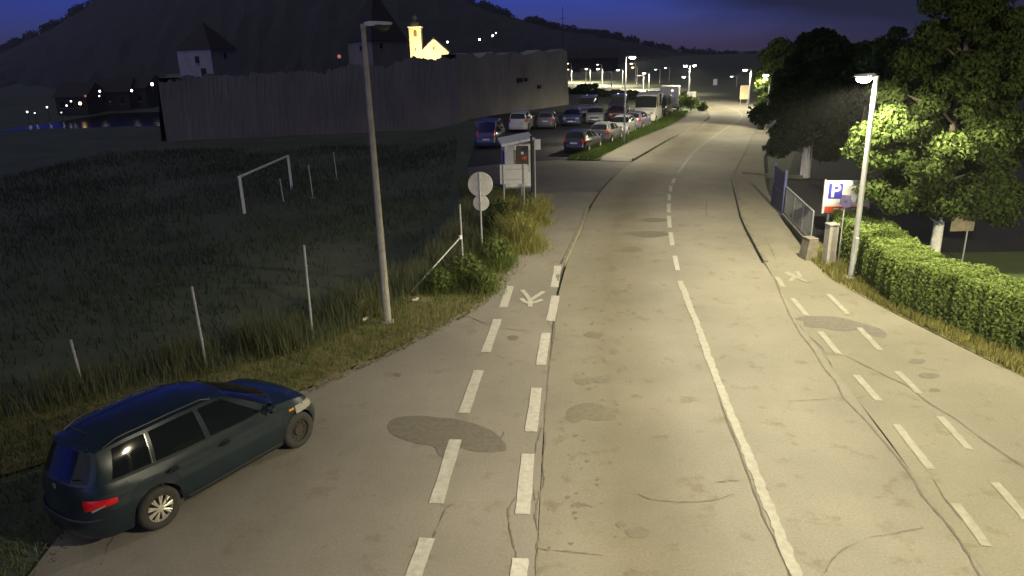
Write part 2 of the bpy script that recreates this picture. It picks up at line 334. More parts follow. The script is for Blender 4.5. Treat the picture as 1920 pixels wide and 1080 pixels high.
# dry verge along the hedge
HEDGE_F = [(10.45, 22.9), (10.3, 21.5), (10.05, 19.9), (9.75, 18.3), (9.66, 17.3), (10.1, 16.0), (10.85, 13.9), (11.9, 10.5), (13.2, 6)]
o = strip('hedge_verge', [(9.75, 23.2), (9.25, 21.5), (9.13, 19.6), (9.38, 17.5), (10.13, 12.9), (11.1, 9), (12.2, 5)], [(10.6, 24.5), (10.5, 21.8), (10.25, 19.2), (9.95, 17.9), (11.05, 13.9), (12.1, 10.5), (13.4, 6)], lambda x, y: .012, M['dry'], n=40, cols=2); tag(o, kind='structure')
o = mk('lawn', [(9.8, 19.2, .02), (10.5, 17, .02), (11.0, 14, .02), (13.4, 5, .02), (60, 5, .02), (60, 19.0, .02), (24, 21.6, .02), (14.2, 22.0, .02), (10.3, 22.6, .02)], [tuple(range(9))], M['lawn']); tag(o, kind='structure')
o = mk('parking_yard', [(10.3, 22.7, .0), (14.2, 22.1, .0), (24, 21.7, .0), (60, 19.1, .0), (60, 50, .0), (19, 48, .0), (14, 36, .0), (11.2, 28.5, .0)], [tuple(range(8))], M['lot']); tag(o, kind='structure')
# left dry verge
o = strip('verge', [(-13.5, 9.6), (-9.2, 12.8), (-6.9, 14.3), (-4.9, 15.7), (-3.4, 18.6), (-1.9, 21.7), (-1.1, 26), (-.9, 31), (-1.6, 37)], [(-11.2, 8.2), (-7.1, 11.4), (-4.5, 13.0), (-2.62, 15.5), (-1.02, 18.0), (-.17, 20.6), (.42, 23.6), (1.35, 29.0), (.8, 35)], lambda x, y: .012+.02*math.sin(x*3)*math.sin(y*2.3), M['dry'], n=50, cols=8); tag(o, kind='structure')

# kerbs: one stone after another
def kerb_run(name, pl, w, h, parent, n):
    P = resample(pl, n); m0 = None
    for i in range(len(P)-1):
        a, b = P[i], P[i+1]; L = math.hypot(*(b-a)); 
        if m0 is None or abs(L-m0[1]) > .12:
            mb = MB().box((0, 0, h/2-.05), (L-.015, w, h+.1), bev=.015); m0 = (None, L)
            me = mk(name, mb.v, mb.f, M['kerb'], parent); m0 = (me.data, L); o = me
        else: o = link(name, m0[0], parent)
        o.location = ((a[0]+b[0])/2, (a[1]+b[1])/2, 0); o.rotation_euler = (0, 0, math.atan2(b[1]-a[1], b[0]-a[0]))
kerb_run('kerb_stone', [(1.62, 21.7), (2.12, 24.2), (2.7, 27), (3.42, 31)], .14, .10, road, 11)
kerb_run('kerb_stone', [(7.6, 44.2), (11.52, 53.4), (16.42, 63.5), (19.7, 71.9), (21.3, 79)], .16, .12, road, 26)
kerb_run('kerb_stone', [(7.9, 21.5), (8.9, 26.7), (11.7, 37.6), (14.8, 45.5), (19.2, 57), (23.1, 64.2), (26.1, 71)], .15, .11, road, 40)

# ------------------------------------------------------------------ markings, patches, cracks, a dark streak (flat sheets a few mm above the asphalt)
def zroad(x, y):
    xl = np.interp(y, [p[1] for p in ROAD_L], [p[0] for p in ROAD_L]); xr = np.interp(y, [p[1] for p in ROAD_R], [p[0] for p in ROAD_R])
    return zl(x, y) if x < xl else (zr(x, y) if x > xr else 0.0)
def ribbon(name, pts, w0, mat, parent, dz, jag=0., w1=None, sub=1):
    P = [np.array(p) for p in pts]
    if sub > 1:
        Q = []
        for a, b in zip(P, P[1:]):
            for k in range(sub): Q.append(a+(b-a)*k/sub)
        P = Q+[P[-1]]
    v = []; f = []; n = len(P)
    for i, p in enumerate(P):
        d = P[min(i+1, n-1)]-P[max(i-1, 0)]; d = d/np.hypot(*d); nn = np.array([-d[1], d[0]])
        w_ = w0 if w1 is None else w0+(w1-w0)*i/(n-1)
        if jag and w1 is None and i in (0, n-1): w_ *= .3
        j1, j2 = (random.uniform(-jag, jag), random.uniform(-jag, jag))
        for s_, j in ((-1, j1), (1, j2)):
            q = p+nn*(s_*w_/2+j); v.append((q[0], q[1], zroad(q[0], q[1])+dz))
    for i in range(n-1): f.append((2*i, 2*i+2, 2*i+3, 2*i+1))
    return mk(name, v, f, mat, parent)
def g2(pts): return [np.array(G(*p)) for p in pts]
def dash(a, b, w_, mat, parent, name='lane_dash'): return ribbon(name, g2([a, b]), w_, mat, parent, .009, jag=.008, w1=w_, sub=6)
for a, b in [((957, 537), (944, 577)), ((933, 599), (911, 661)), ((898, 695), (870, 775)), ((854, 825), (818, 945)), ((801, 1010), (768, 1100))]: dash(a, b, .22, M['paint'], cyc)
for a, b in [((1046, 502), (1040, 539)), ((1042, 555), (1032, 602)), ((1024, 625), (1014, 685)), ((1006, 728), (996, 810)), ((991, 852), (980, 965)), ((976, 1048), (971, 1100))]: dash(a, b, .22, M['paint'], cyc)
for a, b in [((1457, 520), (1468, 538)), ((1485, 560), (1513, 592)), ((1537, 622), (1573, 665)), ((1605, 704), (1648, 752)), ((1680, 797), (1745, 880)), ((1792, 945), (1850, 1025))]: dash(a, b, .14, M['paintf'], foot)
for a, b in [((1553, 552), (1590, 590)), ((1611, 615), (1650, 657)), ((1683, 697), (1723, 738)), ((1762, 782), (1817, 843)), ((1865, 905), (1925, 975))]: dash(a, b, .13, M['paintf'], foot)
for a, b in [((1265, 480), (1271, 507)), ((1257, 436), (1261, 460)), ((1254, 405), (1256, 427)), ((1254, 382), (1254, 399)), ((1255, 364), (1255, 376)), ((1258, 349), (1257, 359)), ((1265, 335), (1261, 344))]: dash(a, b, .15, M['paint'], road)
ribbon('centre_line', g2([(1275, 527), (1300, 590), (1325, 660), (1352, 731), (1400, 848), (1440, 946), (1490, 1072), (1510, 1120)]), .16, M['paintm'], road, .0086, jag=.02, w1=.15, sub=14)
far_c = resample(g2([(1272, 323), (1300, 285), (1340, 255), (1370, 235)])+[np.array(p) for p in [(22.6, 70.5), (24.8, 79), (25.4, 89), (24.5, 100), (21.6, 116), (17, 146), (10.5, 191)]], 60)
ribbon('centre_line', list(far_c), .15, M['paintf'], road, .0086, w1=.15)
for (strokes, par, ww) in [([[(980, 545), (994, 563)], [(1018.5, 548), (995, 563)], [(978, 561), (985, 567), (994, 569), (1004, 567), (1015, 563)], [(994, 560), (994, 575)]], cyc, .13),
                      ([[(1475, 511), (1495, 521), (1512, 529)], [(1491, 517), (1483, 527)], [(1474, 512), (1482, 517), (1487, 514)], [(1495, 510), (1500, 520)]], foot, .11)]:
    mbs = MB()
    for st in strokes:
        P = g2(st)
        for a, b in zip(P, P[1:]):
            d = (b-a)/np.hypot(*(b-a)); nn = np.array([-d[1], d[0]])*ww/2; e = d*ww*.3
            k = .0095+.0004*len(mbs.f); mbs.add([(*(q), zroad(*q)+k) for q in (a-e-nn, b+e-nn, b+e+nn, a-e+nn)], [(0, 1, 2, 3)])
    mbs.build('cycle_symbol', M['paint'] if par is cyc else M['paintf'], par)
def wobble(poly, amp, sub=4):
    Q = []
    n = len(poly)
    for i in range(n):
        p0, p1, p2, p3 = (np.array(poly[(i+k) % n], float) for k in (-1, 0, 1, 2))
        for k in range(sub):
            t = k/sub; q = .5*((2*p1)+(-p0+p2)*t+(2*p0-5*p1+4*p2-p3)*t*t+(-p0+3*p1-3*p2+p3)*t**3)
            Q.append(q+rng.normal(0, amp, 2))
    return Q
LAY = [0]
def sheet(name, poly_px, mat, parent, dz, amp=.005, sub=4):
    LAY[0] += 1; dz = dz+.00002*LAY[0]                    # every sheet a hair above the one before
    P = wobble(g2(poly_px), amp, sub); c = sum(P)/len(P); n = len(P)
    return mk(name, [(q[0], q[1], zroad(*q)+dz) for q in P], [tuple(range(n))], mat, parent)
z3 = lambda pts, ox, oy: [(ox+x/3, oy+y/3) for x, y in pts]
sheet('asphalt_patch', z3([(260, 235), (300, 195), (420, 180), (560, 190), (700, 210), (820, 250), (880, 290), (905, 320), (925, 345), (915, 380), (790, 385), (700, 370), (650, 352), (600, 362), (575, 410), (545, 400), (520, 355), (420, 335), (330, 305), (275, 275)], 640, 720), M['patch'], cyc, .0045)
sheet('asphalt_patch', z3([(1265, 185), (1290, 130), (1400, 105), (1500, 130), (1545, 165), (1530, 200), (1440, 205), (1370, 200), (1330, 215), (1280, 210)], 640, 720), M['stain'], road, .0045)
sheet('asphalt_patch', z3([(630, 535), (700, 520), (870, 525), (1010, 560), (1130, 600), (1140, 640), (1080, 635), (990, 600), (900, 605), (800, 590), (690, 580), (680, 550)], 1280, 420), M['patch'], foot, .0045)
def ell(cx, cy, rx, ry, n=9): return [(cx+rx*math.cos(2*math.pi*k/n)*random.uniform(.8, 1.15), cy+ry*math.sin(2*math.pi*k/n)*random.uniform(.8, 1.15)) for k in range(n)]
for cx, cy, rx, ry, par in [(1115, 628, 19, 6, road), (1146, 506, 12, 4, road), (1155, 548, 12, 6, road), (1720, 678, 17, 5, foot), (1741, 705, 19, 6, foot), (1752, 732, 11, 4, foot), (1225, 413, 26, 4.5, road), (1212, 439, 42, 6, road),
                            (962, 634, 10, 5, cyc), (1150, 660, 9, 5, road), (1168, 693, 10, 5, road), (1130, 712, 22, 7, road), (1195, 998, 22, 13, road), (1163, 984, 9, 6, road), (745, 703, 9, 4, cyc), (1085, 948, 14, 4, road), (1185, 468, 20, 6, road), (1180, 405, 16, 6, road)]:
    sheet('oil_stain', ell(cx, cy, rx, ry), M['stain'], par, .0048, amp=.008, sub=3)
for k in range(110):                                     # drip marks down the middle of the lane
    t = random.random(); cy = 470+t*t*560; cx = 1150-70*t*t+random.gauss(0, 22+18*t); s_ = random.uniform(.8, 4.2)*(.4+.9*t)
    sheet('oil_stain', ell(cx, cy, s_*1.3, s_*.7, 6), M['stain'], road, .0048, amp=.003, sub=2)
CR_ = [([(1049, 545), (1043, 590), (1037, 640), (1030, 690), (1026, 740), (1020, 790), (1022, 830), (1018, 870), (1020, 905), (1008, 940), (1004, 970), (1010, 1005), (1006, 1040), (1005, 1090)], .035, road),
       ([(1015, 800), (1005, 840), (1000, 880), (998, 905), (1003, 940)], .028, cyc), ([(998, 915), (970, 930), (953, 955), (955, 990), (962, 1020), (970, 1050), (985, 1085)], .026, cyc),
       ([(1008, 1030), (1050, 1033), (1090, 1037), (1132, 1042)], .022, road), ([(1195, 925), (1220, 937), (1270, 942), (1330, 940), (1375, 928)], .025, road), ([(1340, 905), (1370, 902), (1415, 900)], .018, road),
       ([(1452, 520), (1465, 555), (1480, 590), (1500, 625), (1520, 650), (1545, 690), (1567, 715), (1580, 745), (1620, 785), (1650, 820), (1680, 855), (1710, 895), (1730, 930), (1760, 965), (1790, 1000), (1815, 1040), (1842, 1090)], .045, road),
       ([(1540, 1085), (1560, 1050), (1585, 1028), (1630, 1008), (1680, 1000), (1730, 990)], .016, road), ([(1500, 610), (1515, 630), (1540, 650), (1560, 690)], .025, road),
       ([(1585, 667), (1620, 685), (1660, 705), (1700, 723), (1740, 755), (1790, 785), (1850, 830), (1925, 880)], .035, foot), ([(865, 588), (900, 603), (930, 615), (1000, 622), (1020, 618)], .022, cyc),
       ([(1348, 745), (1395, 872), (1430, 965), (1475, 1065), (1485, 1090)], .035, road), ([(1480, 752), (1530, 750), (1570, 748)], .014, road), ([(945, 810), (940, 825), (925, 850)], .016, cyc),
       ([(850, 945), (835, 955), (822, 985), (812, 1010)], .022, cyc), ([(1075, 945), (1095, 945), (1110, 951)], .02, road), ([(1012, 590), (1025, 600), (1035, 615)], .02, cyc), ([(1060, 480), (1090, 440), (1100, 400)], .03, cyc),
       ([(1180, 318), (1215, 325), (1275, 333)], .05, road), ([(1325, 378), (1324, 410)], .05, road), ([(190, 1060), (205, 1020), (220, 1000)], .012, cyc), ([(1750, 900), (1770, 935), (1800, 970), (1835, 1000)], .03, foot),  # the short straight one is a plain dark streak
       ([(1412, 450), (1425, 480), (1450, 520)], .04, foot), ([(1432, 450), (1445, 470), (1455, 490)], .03, foot)]
for k, (pts, w_, par) in enumerate(CR_): ribbon('crack_streak', g2(pts), w_*.68, M['crack_streak'], par, .0077+.00002*k, jag=.014, sub=5)

# ------------------------------------------------------------------ grass and weeds
def blades(name, pos, hgt, wid, mat, lean=.35, parent=None, kind='stuff'):
    n = len(pos); hgt = np.broadcast_to(hgt, n); az = rng.uniform(0, 2*np.pi, n); fa = rng.uniform(0, 2*np.pi, n)
    ln = rng.uniform(.05, 1, n)*lean*hgt; wv = np.stack([np.cos(fa), np.sin(fa), np.zeros(n)], 1)*(wid/2)
    if hasattr(wid, '__len__'): wv = np.stack([np.cos(fa), np.sin(fa), np.zeros(n)], 1)*(wid[:, None]/2)
    up = np.stack([np.cos(az)*ln, np.sin(az)*ln, hgt], 1); mid = up*np.array([.35, .35, .55])
    V = np.stack([pos-wv, pos+wv, pos+mid+wv*.7, pos+mid-wv*.7, pos+up], 1).reshape(-1, 3)
    b0 = np.arange(n)*5; F = np.concatenate([np.stack([b0, b0+1, b0+2], 1), np.stack([b0, b0+2, b0+3], 1), np.stack([b0+3, b0+2, b0+4], 1)])
    o = mk_np(name, V, F, mat, parent)
    if kind: tag(o, kind=kind)
    return o
def scatter_strip(n, left, right, zoff=0., bias=1.):
    A, B = resample(left, 60), resample(right, 60); m = min(len(A), len(B)); i = rng.uniform(0, m-1.001, n); k = i.astype(int); t = (i-k)[:, None]
    a = A[k]*(1-t)+A[k+1]*t; b = B[k]*(1-t)+B[k+1]*t; u = rng.uniform(0, 1, n)[:, None]**bias
    p = a*(1-u)+b*u; return np.c_[p, np.full(n, zoff)]
vl = [(-13.5, 9.6), (-9.2, 12.8), (-6.9, 14.3), (-4.9, 15.7), (-3.4, 18.6), (-1.9, 21.7), (-1.1, 26), (-.9, 31), (-1.6, 37)]
vr = [(-11.2, 8.2), (-7.1, 11.4), (-4.4, 13.1), (-2.6, 15.5), (-1.0, 18.0), (-.15, 20.6), (.42, 23.6), (1.35, 29.0), (.8, 35)]
p = scatter_strip(15000, vl, vr, .005)
o = blades('verge_grass', p, rng.uniform(.03, .16, len(p)), .016, LEAF['verge']); tag(o, 'short dry and green grass on the strip between path and fence', 'grass')
p = scatter_strip(9000, vl, vr, .005); o = blades('verge_green_grass', p, rng.uniform(.04, .2, len(p)), .018, LEAF['green'], .6); tag(o, 'green grass tufts mixed into the dry left verge', 'grass')
p = scatter_strip(2600, [(-5.9, 12.2), (-4.75, 13.1), (-2.8, 15.5), (-1.2, 18.0), (-.35, 20.6), (.25, 23.6), (1.2, 29.0)], [(-5.6, 11.9), (-4.35, 12.75), (-2.45, 15.3), (-.85, 17.85), (0., 20.45), (.6, 23.4), (1.55, 28.9)], .008)
o = blades('path_edge_grass', p, rng.uniform(.015, .07, len(p)), .03, LEAF['verge'], 1.2); tag(o, 'sparse dry grass creeping over the ragged path edge', 'grass')
p = np.c_[rng.uniform(-11, -6.25, 9000), rng.uniform(3, 11.5, 9000), np.full(9000, -.04)]; p = p[(p[:, 0] < np.interp(p[:, 1], [2, 6, 8.5, 10.6, 12], [-6.7, -6.3, -6.5, -6.8, -5.9])+rng.uniform(-.25, .3, len(p)))]
o = blades('corner_grass', p, rng.uniform(.03, .2, len(p)), .02, LEAF['tall'], .9); tag(o, 'rough grass on the dark ground left of the parked estate car', 'grass')
# tall grass along the fence
tl = [(x-1.2, y+1.3) for x, y in vl]; p = scatter_strip(17000, tl, [(x+.35, y-.35) for x, y in vl], 0.)
den = .5+.5*np.sin(p[:, 0]*2.3)*np.sin(p[:, 1]*1.7+1); keep = rng.uniform(0, 1, len(p)) < (.25+.75*den); p = p[keep]; den = den[keep]
p[:, 2] = zground(p[:, 0], p[:, 1]); hh = rng.uniform(.25, .6, len(p))+.45*den*rng.uniform(.2, 1, len(p))
o = blades('tall_grass', p, hh, .018, LEAF['tall'], .4); tag(o, 'tall unmown grass standing along the leaning fence posts', 'grass')
for k, (px, py, hh) in enumerate([(470, 655, 1.25), (535, 655, 1.1), (330, 690, .95), (505, 665, .9)]):   # seeding clumps that stand out
    x, y = G(px, py); n = 260; q = np.c_[rng.normal(x, .16, n), rng.normal(y, .16, n), np.full(n, zg(x, y)-.02)]
    gc = blades('grass_clump', q, rng.uniform(.4, 1, n)*hh, .016, LEAF['tall'], .35, kind=None)
    tag(gc, ['tallest seeding grass clump between the two middle fence posts', 'broad seeding grass clump just left of the fence post by the tall lamp', 'low grass clump behind the roof of the parked estate car', 'grass clump leaning between its two taller neighbours'][k], 'grass clump', 'seeding grass clumps by the fence')
p = np.c_[rng.uniform(-34, -3, 42000), rng.uniform(12, 62, 42000), np.zeros(42000)]; d = left_of_fence(p[:, 0], p[:, 1]); p = p[d > .6]
den = np.sin(p[:, 0]*.45+1)*np.sin(p[:, 1]*.33)+.35*np.sin(p[:, 0]*1.7)*np.sin(p[:, 1]*1.1); p = p[rng.uniform(-1.2, .9, len(p)) < den]; p[:, 2] = zground(p[:, 0], p[:, 1])
o = blades('field_grass', p, rng.uniform(.12, .42, len(p)), .045, LEAF['field'], .8); tag(o, 'rough dark grass covering the sports field', 'grass')
def weed(name, x, y, h, r, n, mat, label, group=None, leafy=.5, z=None):
    t = thing(name, label, 'plant', (x, y, zg(x, y) if z is None else z), 0, group)
    nb = int(n*(1-leafy)); q = np.c_[rng.normal(0, r*.6, nb), rng.normal(0, r*.6, nb), np.zeros(nb)]
    rr_ = np.hypot(q[:, 0], q[:, 1])/r; blades('stem', q, rng.uniform(.25, 1, nb)*h*np.exp(-.55*rr_**2), .02, mat, .75, t, 'stuff')
    nl = int(n*leafy)
    if nl: leaf_cloud('foliage', [((0, 0, h*.45), (r, r, h*.45))], nl, .09, mat, t)
    return t
def leaf_cloud(name, clumps, n, size, mat, parent, shell=.55, loc=None):
    """leaf-sized diamonds spread through ellipsoid clumps (centre, radii)"""
    vol = np.array([c[1][0]*c[1][1]*c[1][2] for c in clumps])**.7; cnt = np.maximum(1, (n*vol/vol.sum()).astype(int)); P = []; N = []
    for (c, r), k in zip(clumps, cnt):
        d = rng.normal(size=(k, 3)); d /= np.linalg.norm(d, axis=1)[:, None]; rr = (shell+(1-shell)*rng.uniform(0, 1, k))**1.0
        P.append(np.array(c)+d*rr[:, None]*np.array(r)*(1+rng.normal(0, .08, (k, 1)))); N.append(d)
    P = np.concatenate(P); N = np.concatenate(N); k = len(P)
    nn = N+rng.normal(0, .7, (k, 3)); nn /= np.linalg.norm(nn, axis=1)[:, None]
    a = np.cross(nn, rng.normal(size=(k, 3))); a /= np.linalg.norm(a, axis=1)[:, None]+1e-9; b = np.cross(nn, a)
    s_ = size*rng.uniform(.6, 1.35, k)[:, None]; droop = np.array([0, 0, -.25])*s_
    V = np.stack([P-a*s_*.62+droop, P+b*s_*.34, P+a*s_*.62+droop, P-b*s_*.34], 1).reshape(-1, 3); q = np.arange(k)*4
    return mk_np(name, V, np.stack([q, q+1, q+2, q+3], 1), mat, parent, loc)
for i, (px, py, h, r, n, mt, lb) in enumerate([
    (970, 470, 1.35, .75, 1500, 'straw', 'big yellowing grass bush below the white sign board'), (1003, 425, 1.1, .5, 800, 'straw', 'yellow tuft at the tip of the left verge'),
    (930, 500, .9, .55, 900, 'weed', 'green weed bush between the round sign and the path'), (875, 530, .8, .55, 800, 'weed', 'leafy green weed at the foot of the braced post'),
    (905, 545, .65, .4, 500, 'weed', 'low green weed at the bend of the path edge'), (935, 440, 1.2, .5, 800, 'dark', 'dark bush behind the round sign pole'),
    (825, 545, .6, .4, 450, 'weed', 'small weed where the slanting brace meets the verge'), (1015, 400, .8, .4, 500, 'straw', 'pale dry tuft beside the thin sign pole'),
    (690, 590, .45, .3, 350, 'straw', 'straw tuft beside the tall lamp post'), (955, 415, 1.0, .45, 600, 'straw', 'dry grass under the white sign board')]):
    x, y = G(px, py); weed('weed_bush', x, y, h*1.25, r, int(n*2.4), LEAF[mt], lb, 'weeds on the left verge', .06 if mt == 'straw' else .3, z=0.)
x, y = G(945, 615); 
for px, py, lb in [(682, 603, 'scrap of pale litter lying left of the tall lamp post'), (778, 566, 'small white litter below the slanting brace')]:
    x, y = G(px, py); mbx = MB().box((0, 0, .03), (.16, .1, .05), .4, .02).box((.06, .05, .05), (.1, .07, .03), 1.1, .01); tag(mbx.build('litter', M['rubbish'], None, (x, y, .03)), lb, 'litter', 'litter on the verge')
q = scatter_strip(9000, [(9.8, 23), (9.3, 21.5), (9.15, 19.6), (9.4, 17.5), (10.15, 12.9), (11.1, 9)], [(10.2, 24), (10.3, 21.8), (9.9, 19.2), (9.65, 17.9), (10.9, 13.9), (11.9, 10.5)], .01, 1.)
o = blades('hedge_foot_grass', q, rng.uniform(.04, .24, len(q)), .02, LEAF['straw'], .6); tag(o, 'dry yellow grass along the foot of the hedge', 'grass')
q = scatter_strip(9000, [(3.6, 45.2), (6.8, 52.5), (10.2, 60), (13.5, 68), (16.2, 76)], [(5.4, 44.6), (9.2, 54.1), (14.1, 64.3), (17.4, 72.5), (19.4, 79.4)], .055)
o = blades('far_verge_grass', q, rng.uniform(.05, .28, len(q)), .05, LEAF['green'], .7); tag(o, 'green grass strip between the car park and the far footway', 'grass')

# ------------------------------------------------------------------ trees, hedge
def limb(mb, a, b, r0, r1, bend=.1, n=5):
    a, b = Vector(a), Vector(b); L = (b-a).length; off = Vector((random.uniform(-1, 1), random.uniform(-1, 1), random.uniform(-.4, .4)))*L*bend
    pts = [a.lerp(b, t/n)+off*math.sin(math.pi*t/n) for t in range(n+1)]
    mb.tube(pts, [r0+(r1-r0)*t/n for t in range(n+1)], 7); return pts
def tree(name, label, base, height, clumps, nleaf, leafsize, mat, trunk_r, lime=0., group=None, limbs=(), bare=1.2):
    t = thing(name, label, 'tree', base, 0, group)
    mb = MB(); trk = limb(mb, (0, 0, 0), (random.uniform(-.2, .2), random.uniform(-.2, .2), height*.82), trunk_r, trunk_r*.25, .02, 8)
    if lime:
        mb2 = MB().tube([(0, 0, 0), (0.0, 0, lime)], [trunk_r*1.12, trunk_r*1.05], 10); mb2.build('limewashed_trunk', M['lime'], t, smooth=True)
    for c, r in clumps[::2]:
        z0 = max(bare, min(c[2]-.6, height*.7)); limb(mb, (0, 0, z0), (c[0]*.85, c[1]*.85, c[2]), trunk_r*.38, .015, .12)
    for l in limbs: limb(mb, *l)
    mb.build('trunk', M['bark'], t, smooth=True)
    leaf_cloud('crown', clumps, nleaf, leafsize, mat, t)
    return t
# the big lit tree behind the hedge: clumps follow its cone-like crown
BT = (13.02, 21.3, .02); cl_ = []
for k in range(190):
    z = random.uniform(1.75, 10.6); u = (z-1.75)/8.85
    rad = float(np.interp(z, [1.7, 2.2, 3.4, 5.0, 6.5, 8.7, 10.6], [1.0, 1.7, 2.15, 1.75, 1.4, .75, .1])); th = random.uniform(0, 2*math.pi); rr = rad*math.sqrt(random.uniform(.08, 1))*random.uniform(.85, 1.12)
    s_ = random.uniform(.28, .62)
    cl_.append(((rr*math.cos(th), rr*math.sin(th), z), (s_*1.1, s_*1.1, s_*.75)))
for c, s_ in [((-2.7, -.5, 3.9), .5), ((-2.9, -.3, 3.5), .4), ((-2.45, -.4, 3.2), .45), ((-2.15, -.6, 4.4), .5), ((-2.3, -.3, 2.3), .45), ((-1.7, -.5, 1.95), .45), ((1.5, -.5, 1.55), .5), ((1.9, -.3, 2.0), .5), ((1.1, -.8, 1.75), .45)]: cl_.append((c, (s_*1.15, s_, s_*.85)))
big = tree('roadside_tree', 'big leafy green tree with white limewashed trunk behind the hedge', BT, 10.3, cl_, 125000, .115, LEAF['tree'], .14, 1.75, None, [((0, 0, 1.15), (-.75, -.1, 1.75), .06, .05, .02), ((-.75, -.1, 1.75), (-1.5, -.3, 3.1), .045, .02, .1)])
mb = MB(); limb(mb, (0, 0, 1.1), (-.4, -.05, 1.45), .062, .056, .02); mb.build('limewashed_limb', M['lime'], big, smooth=True)
# dark broad tree with the lit lamp buried in its left edge
DT = (15.1, 36.6, 0.); cl_ = []
for k in range(95):
    z = random.uniform(1.5, 6.7); u = (z-1.5)/5.2; rad = 2.05*math.sin(math.pi*(.22+.70*u))**.8
    th = random.uniform(0, 2*math.pi); rr = rad*math.sqrt(random.uniform(.15, 1))*random.uniform(.8, 1.22); s_ = random.uniform(.35, .85); cl_.append(((rr*math.cos(th), rr*math.sin(th), z+random.uniform(-.3, .3)), (s_, s_, s_*.75)))
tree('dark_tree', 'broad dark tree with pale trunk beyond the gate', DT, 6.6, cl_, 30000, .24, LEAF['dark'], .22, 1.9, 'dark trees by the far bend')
def lumpy(cx, cy, cz, rx, ry, rz_, n, s0, s1):
    out = []
    for k in range(n):
        d = np.array([random.gauss(0, 1) for _ in range(3)]); d /= np.linalg.norm(d); r_ = random.uniform(.3, .95)
        s_ = random.uniform(s0, s1); out.append(((cx+d[0]*rx*r_, cy+d[1]*ry*r_, cz+d[2]*rz_*r_), (s_, s_, s_*.8)))
    return out
tree('dark_tree', 'dark roadside tree whose leaves glow yellow green round a lamp', (AT(1466, 150, 61).x, 61.0, 0), 8.0, lumpy(0, 0, 4.0, 2.0, 2.0, 2.9, 60, .5, .9)+[((-1.35, -.2, 4.4), (.75, .7, .6)), ((-1.5, .3, 3.3), (.7, .7, .7)), ((-1.3, -.4, 2.2), (.7, .7, .8)), ((-1.1, -.5, 1.3), (.6, .6, .6)), ((-1.0, -.8, 5.0), (.6, .5, .5))], 26000, .26, LEAF['tree'], .2, 0, 'dark trees by the far bend')
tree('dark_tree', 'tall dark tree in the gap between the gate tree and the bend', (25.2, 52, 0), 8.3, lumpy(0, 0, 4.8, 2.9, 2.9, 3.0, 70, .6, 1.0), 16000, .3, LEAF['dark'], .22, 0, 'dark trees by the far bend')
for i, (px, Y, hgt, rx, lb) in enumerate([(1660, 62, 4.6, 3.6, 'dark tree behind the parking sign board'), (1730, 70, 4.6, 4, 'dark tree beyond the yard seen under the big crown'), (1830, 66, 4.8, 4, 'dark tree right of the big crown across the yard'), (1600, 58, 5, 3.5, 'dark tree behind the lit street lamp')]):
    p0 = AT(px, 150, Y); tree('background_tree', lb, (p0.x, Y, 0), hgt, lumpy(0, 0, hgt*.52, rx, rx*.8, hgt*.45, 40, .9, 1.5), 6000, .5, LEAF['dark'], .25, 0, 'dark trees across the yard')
p0 = AT(1925, 185, 24); tree('background_tree', 'leafy branch tips entering at the right picture edge', (p0.x+2.1, 24, 0), 7, lumpy(0, 0, 4.6, 1.6, 1.6, 1.5, 22, .4, .6), 5000, .16, LEAF['tree'], .12, 0, 'dark trees across the yard')
# clipped hedge
hed = thing('hedge', 'long clipped green hedge along the right footway', 'hedge', (0, 0, 0))
HF = resample(HEDGE_F, 60); dvec = np.gradient(HF, axis=0); dvec /= np.hypot(dvec[:, 0], dvec[:, 1])[:, None]; HN = np.stack([-dvec[:, 1], dvec[:, 0]], 1)   # towards the lawn
HB = HF+HN*1.25; hv = []; hf = []; HT = 1.22
for i in range(len(HF)):
    a, b = HF[i]+HN[i]*.1, HB[i]-HN[i]*.1; hv += [(a[0], a[1], 0), (a[0], a[1], HT-.1), (b[0], b[1], HT-.1), (b[0], b[1], 0)]
for i in range(len(HF)-1):
    for k in range(3): hf.append((i*4+k, i*4+k+1, i*4+k+5, i*4+k+4))
hf += [(0, 1, 2, 3), (len(HF)*4-1, len(HF)*4-2, len(HF)*4-3, len(HF)*4-4)]
mk('twig_core', hv, hf, pm('hedge_twigs', (.035, .035, .018), .95, var=.3, scale=12), hed)
n = 120000; i = rng.uniform(0, len(HF)-1.01, n); k = i.astype(int); t_ = (i-k)[:, None]; F0 = HF[k]*(1-t_)+HF[k+1]*t_; N0 = HN[k]*(1-t_)+HN[k+1]*t_
side = rng.uniform(0, 1, n); P = np.zeros((n, 3)); Nn = np.zeros((n, 3)); bump = .05*np.sin(i*2.1)+.05*np.sin(i*.77+2)+.03*np.sin(i*5.3)
s0 = side < .45; s1 = (side >= .45) & (side < .9); s2 = side >= .9; u = rng.uniform(0, 1, n)
P[s0, :2] = F0[s0]+N0[s0]*(rng.uniform(-.04, .14, s0.sum())+.6*bump[s0]-.05*np.sin(u[s0]*3.1))[:, None]; P[s0, 2] = u[s0]*HT; Nn[s0, :2] = -N0[s0]
P[s1, :2] = F0[s1]+N0[s1]*(u[s1]*1.25)[:, None]; P[s1, 2] = HT+rng.uniform(-.12, .05, s1.sum())+bump[s1]*.6+.03*np.sin(u[s1]*9+i[s1]); Nn[s1, 2] = 1
P[s2, :2] = F0[s2]+N0[s2]*1.22; P[s2, 2] = u[s2]*HT; Nn[s2, :2] = N0[s2]
nn = Nn+rng.normal(0, .65, (n, 3)); nn /= np.linalg.norm(nn, axis=1)[:, None]; a = np.cross(nn, rng.normal(size=(n, 3))); a /= np.linalg.norm(a, axis=1)[:, None]; b = np.cross(nn, a); s_ = .06*rng.uniform(.6, 1.4, n)[:, None]
V = np.stack([P-a*s_*.6, P+b*s_*.36, P+a*s_*.6, P-b*s_*.36], 1).reshape(-1, 3); q = np.arange(n)*4
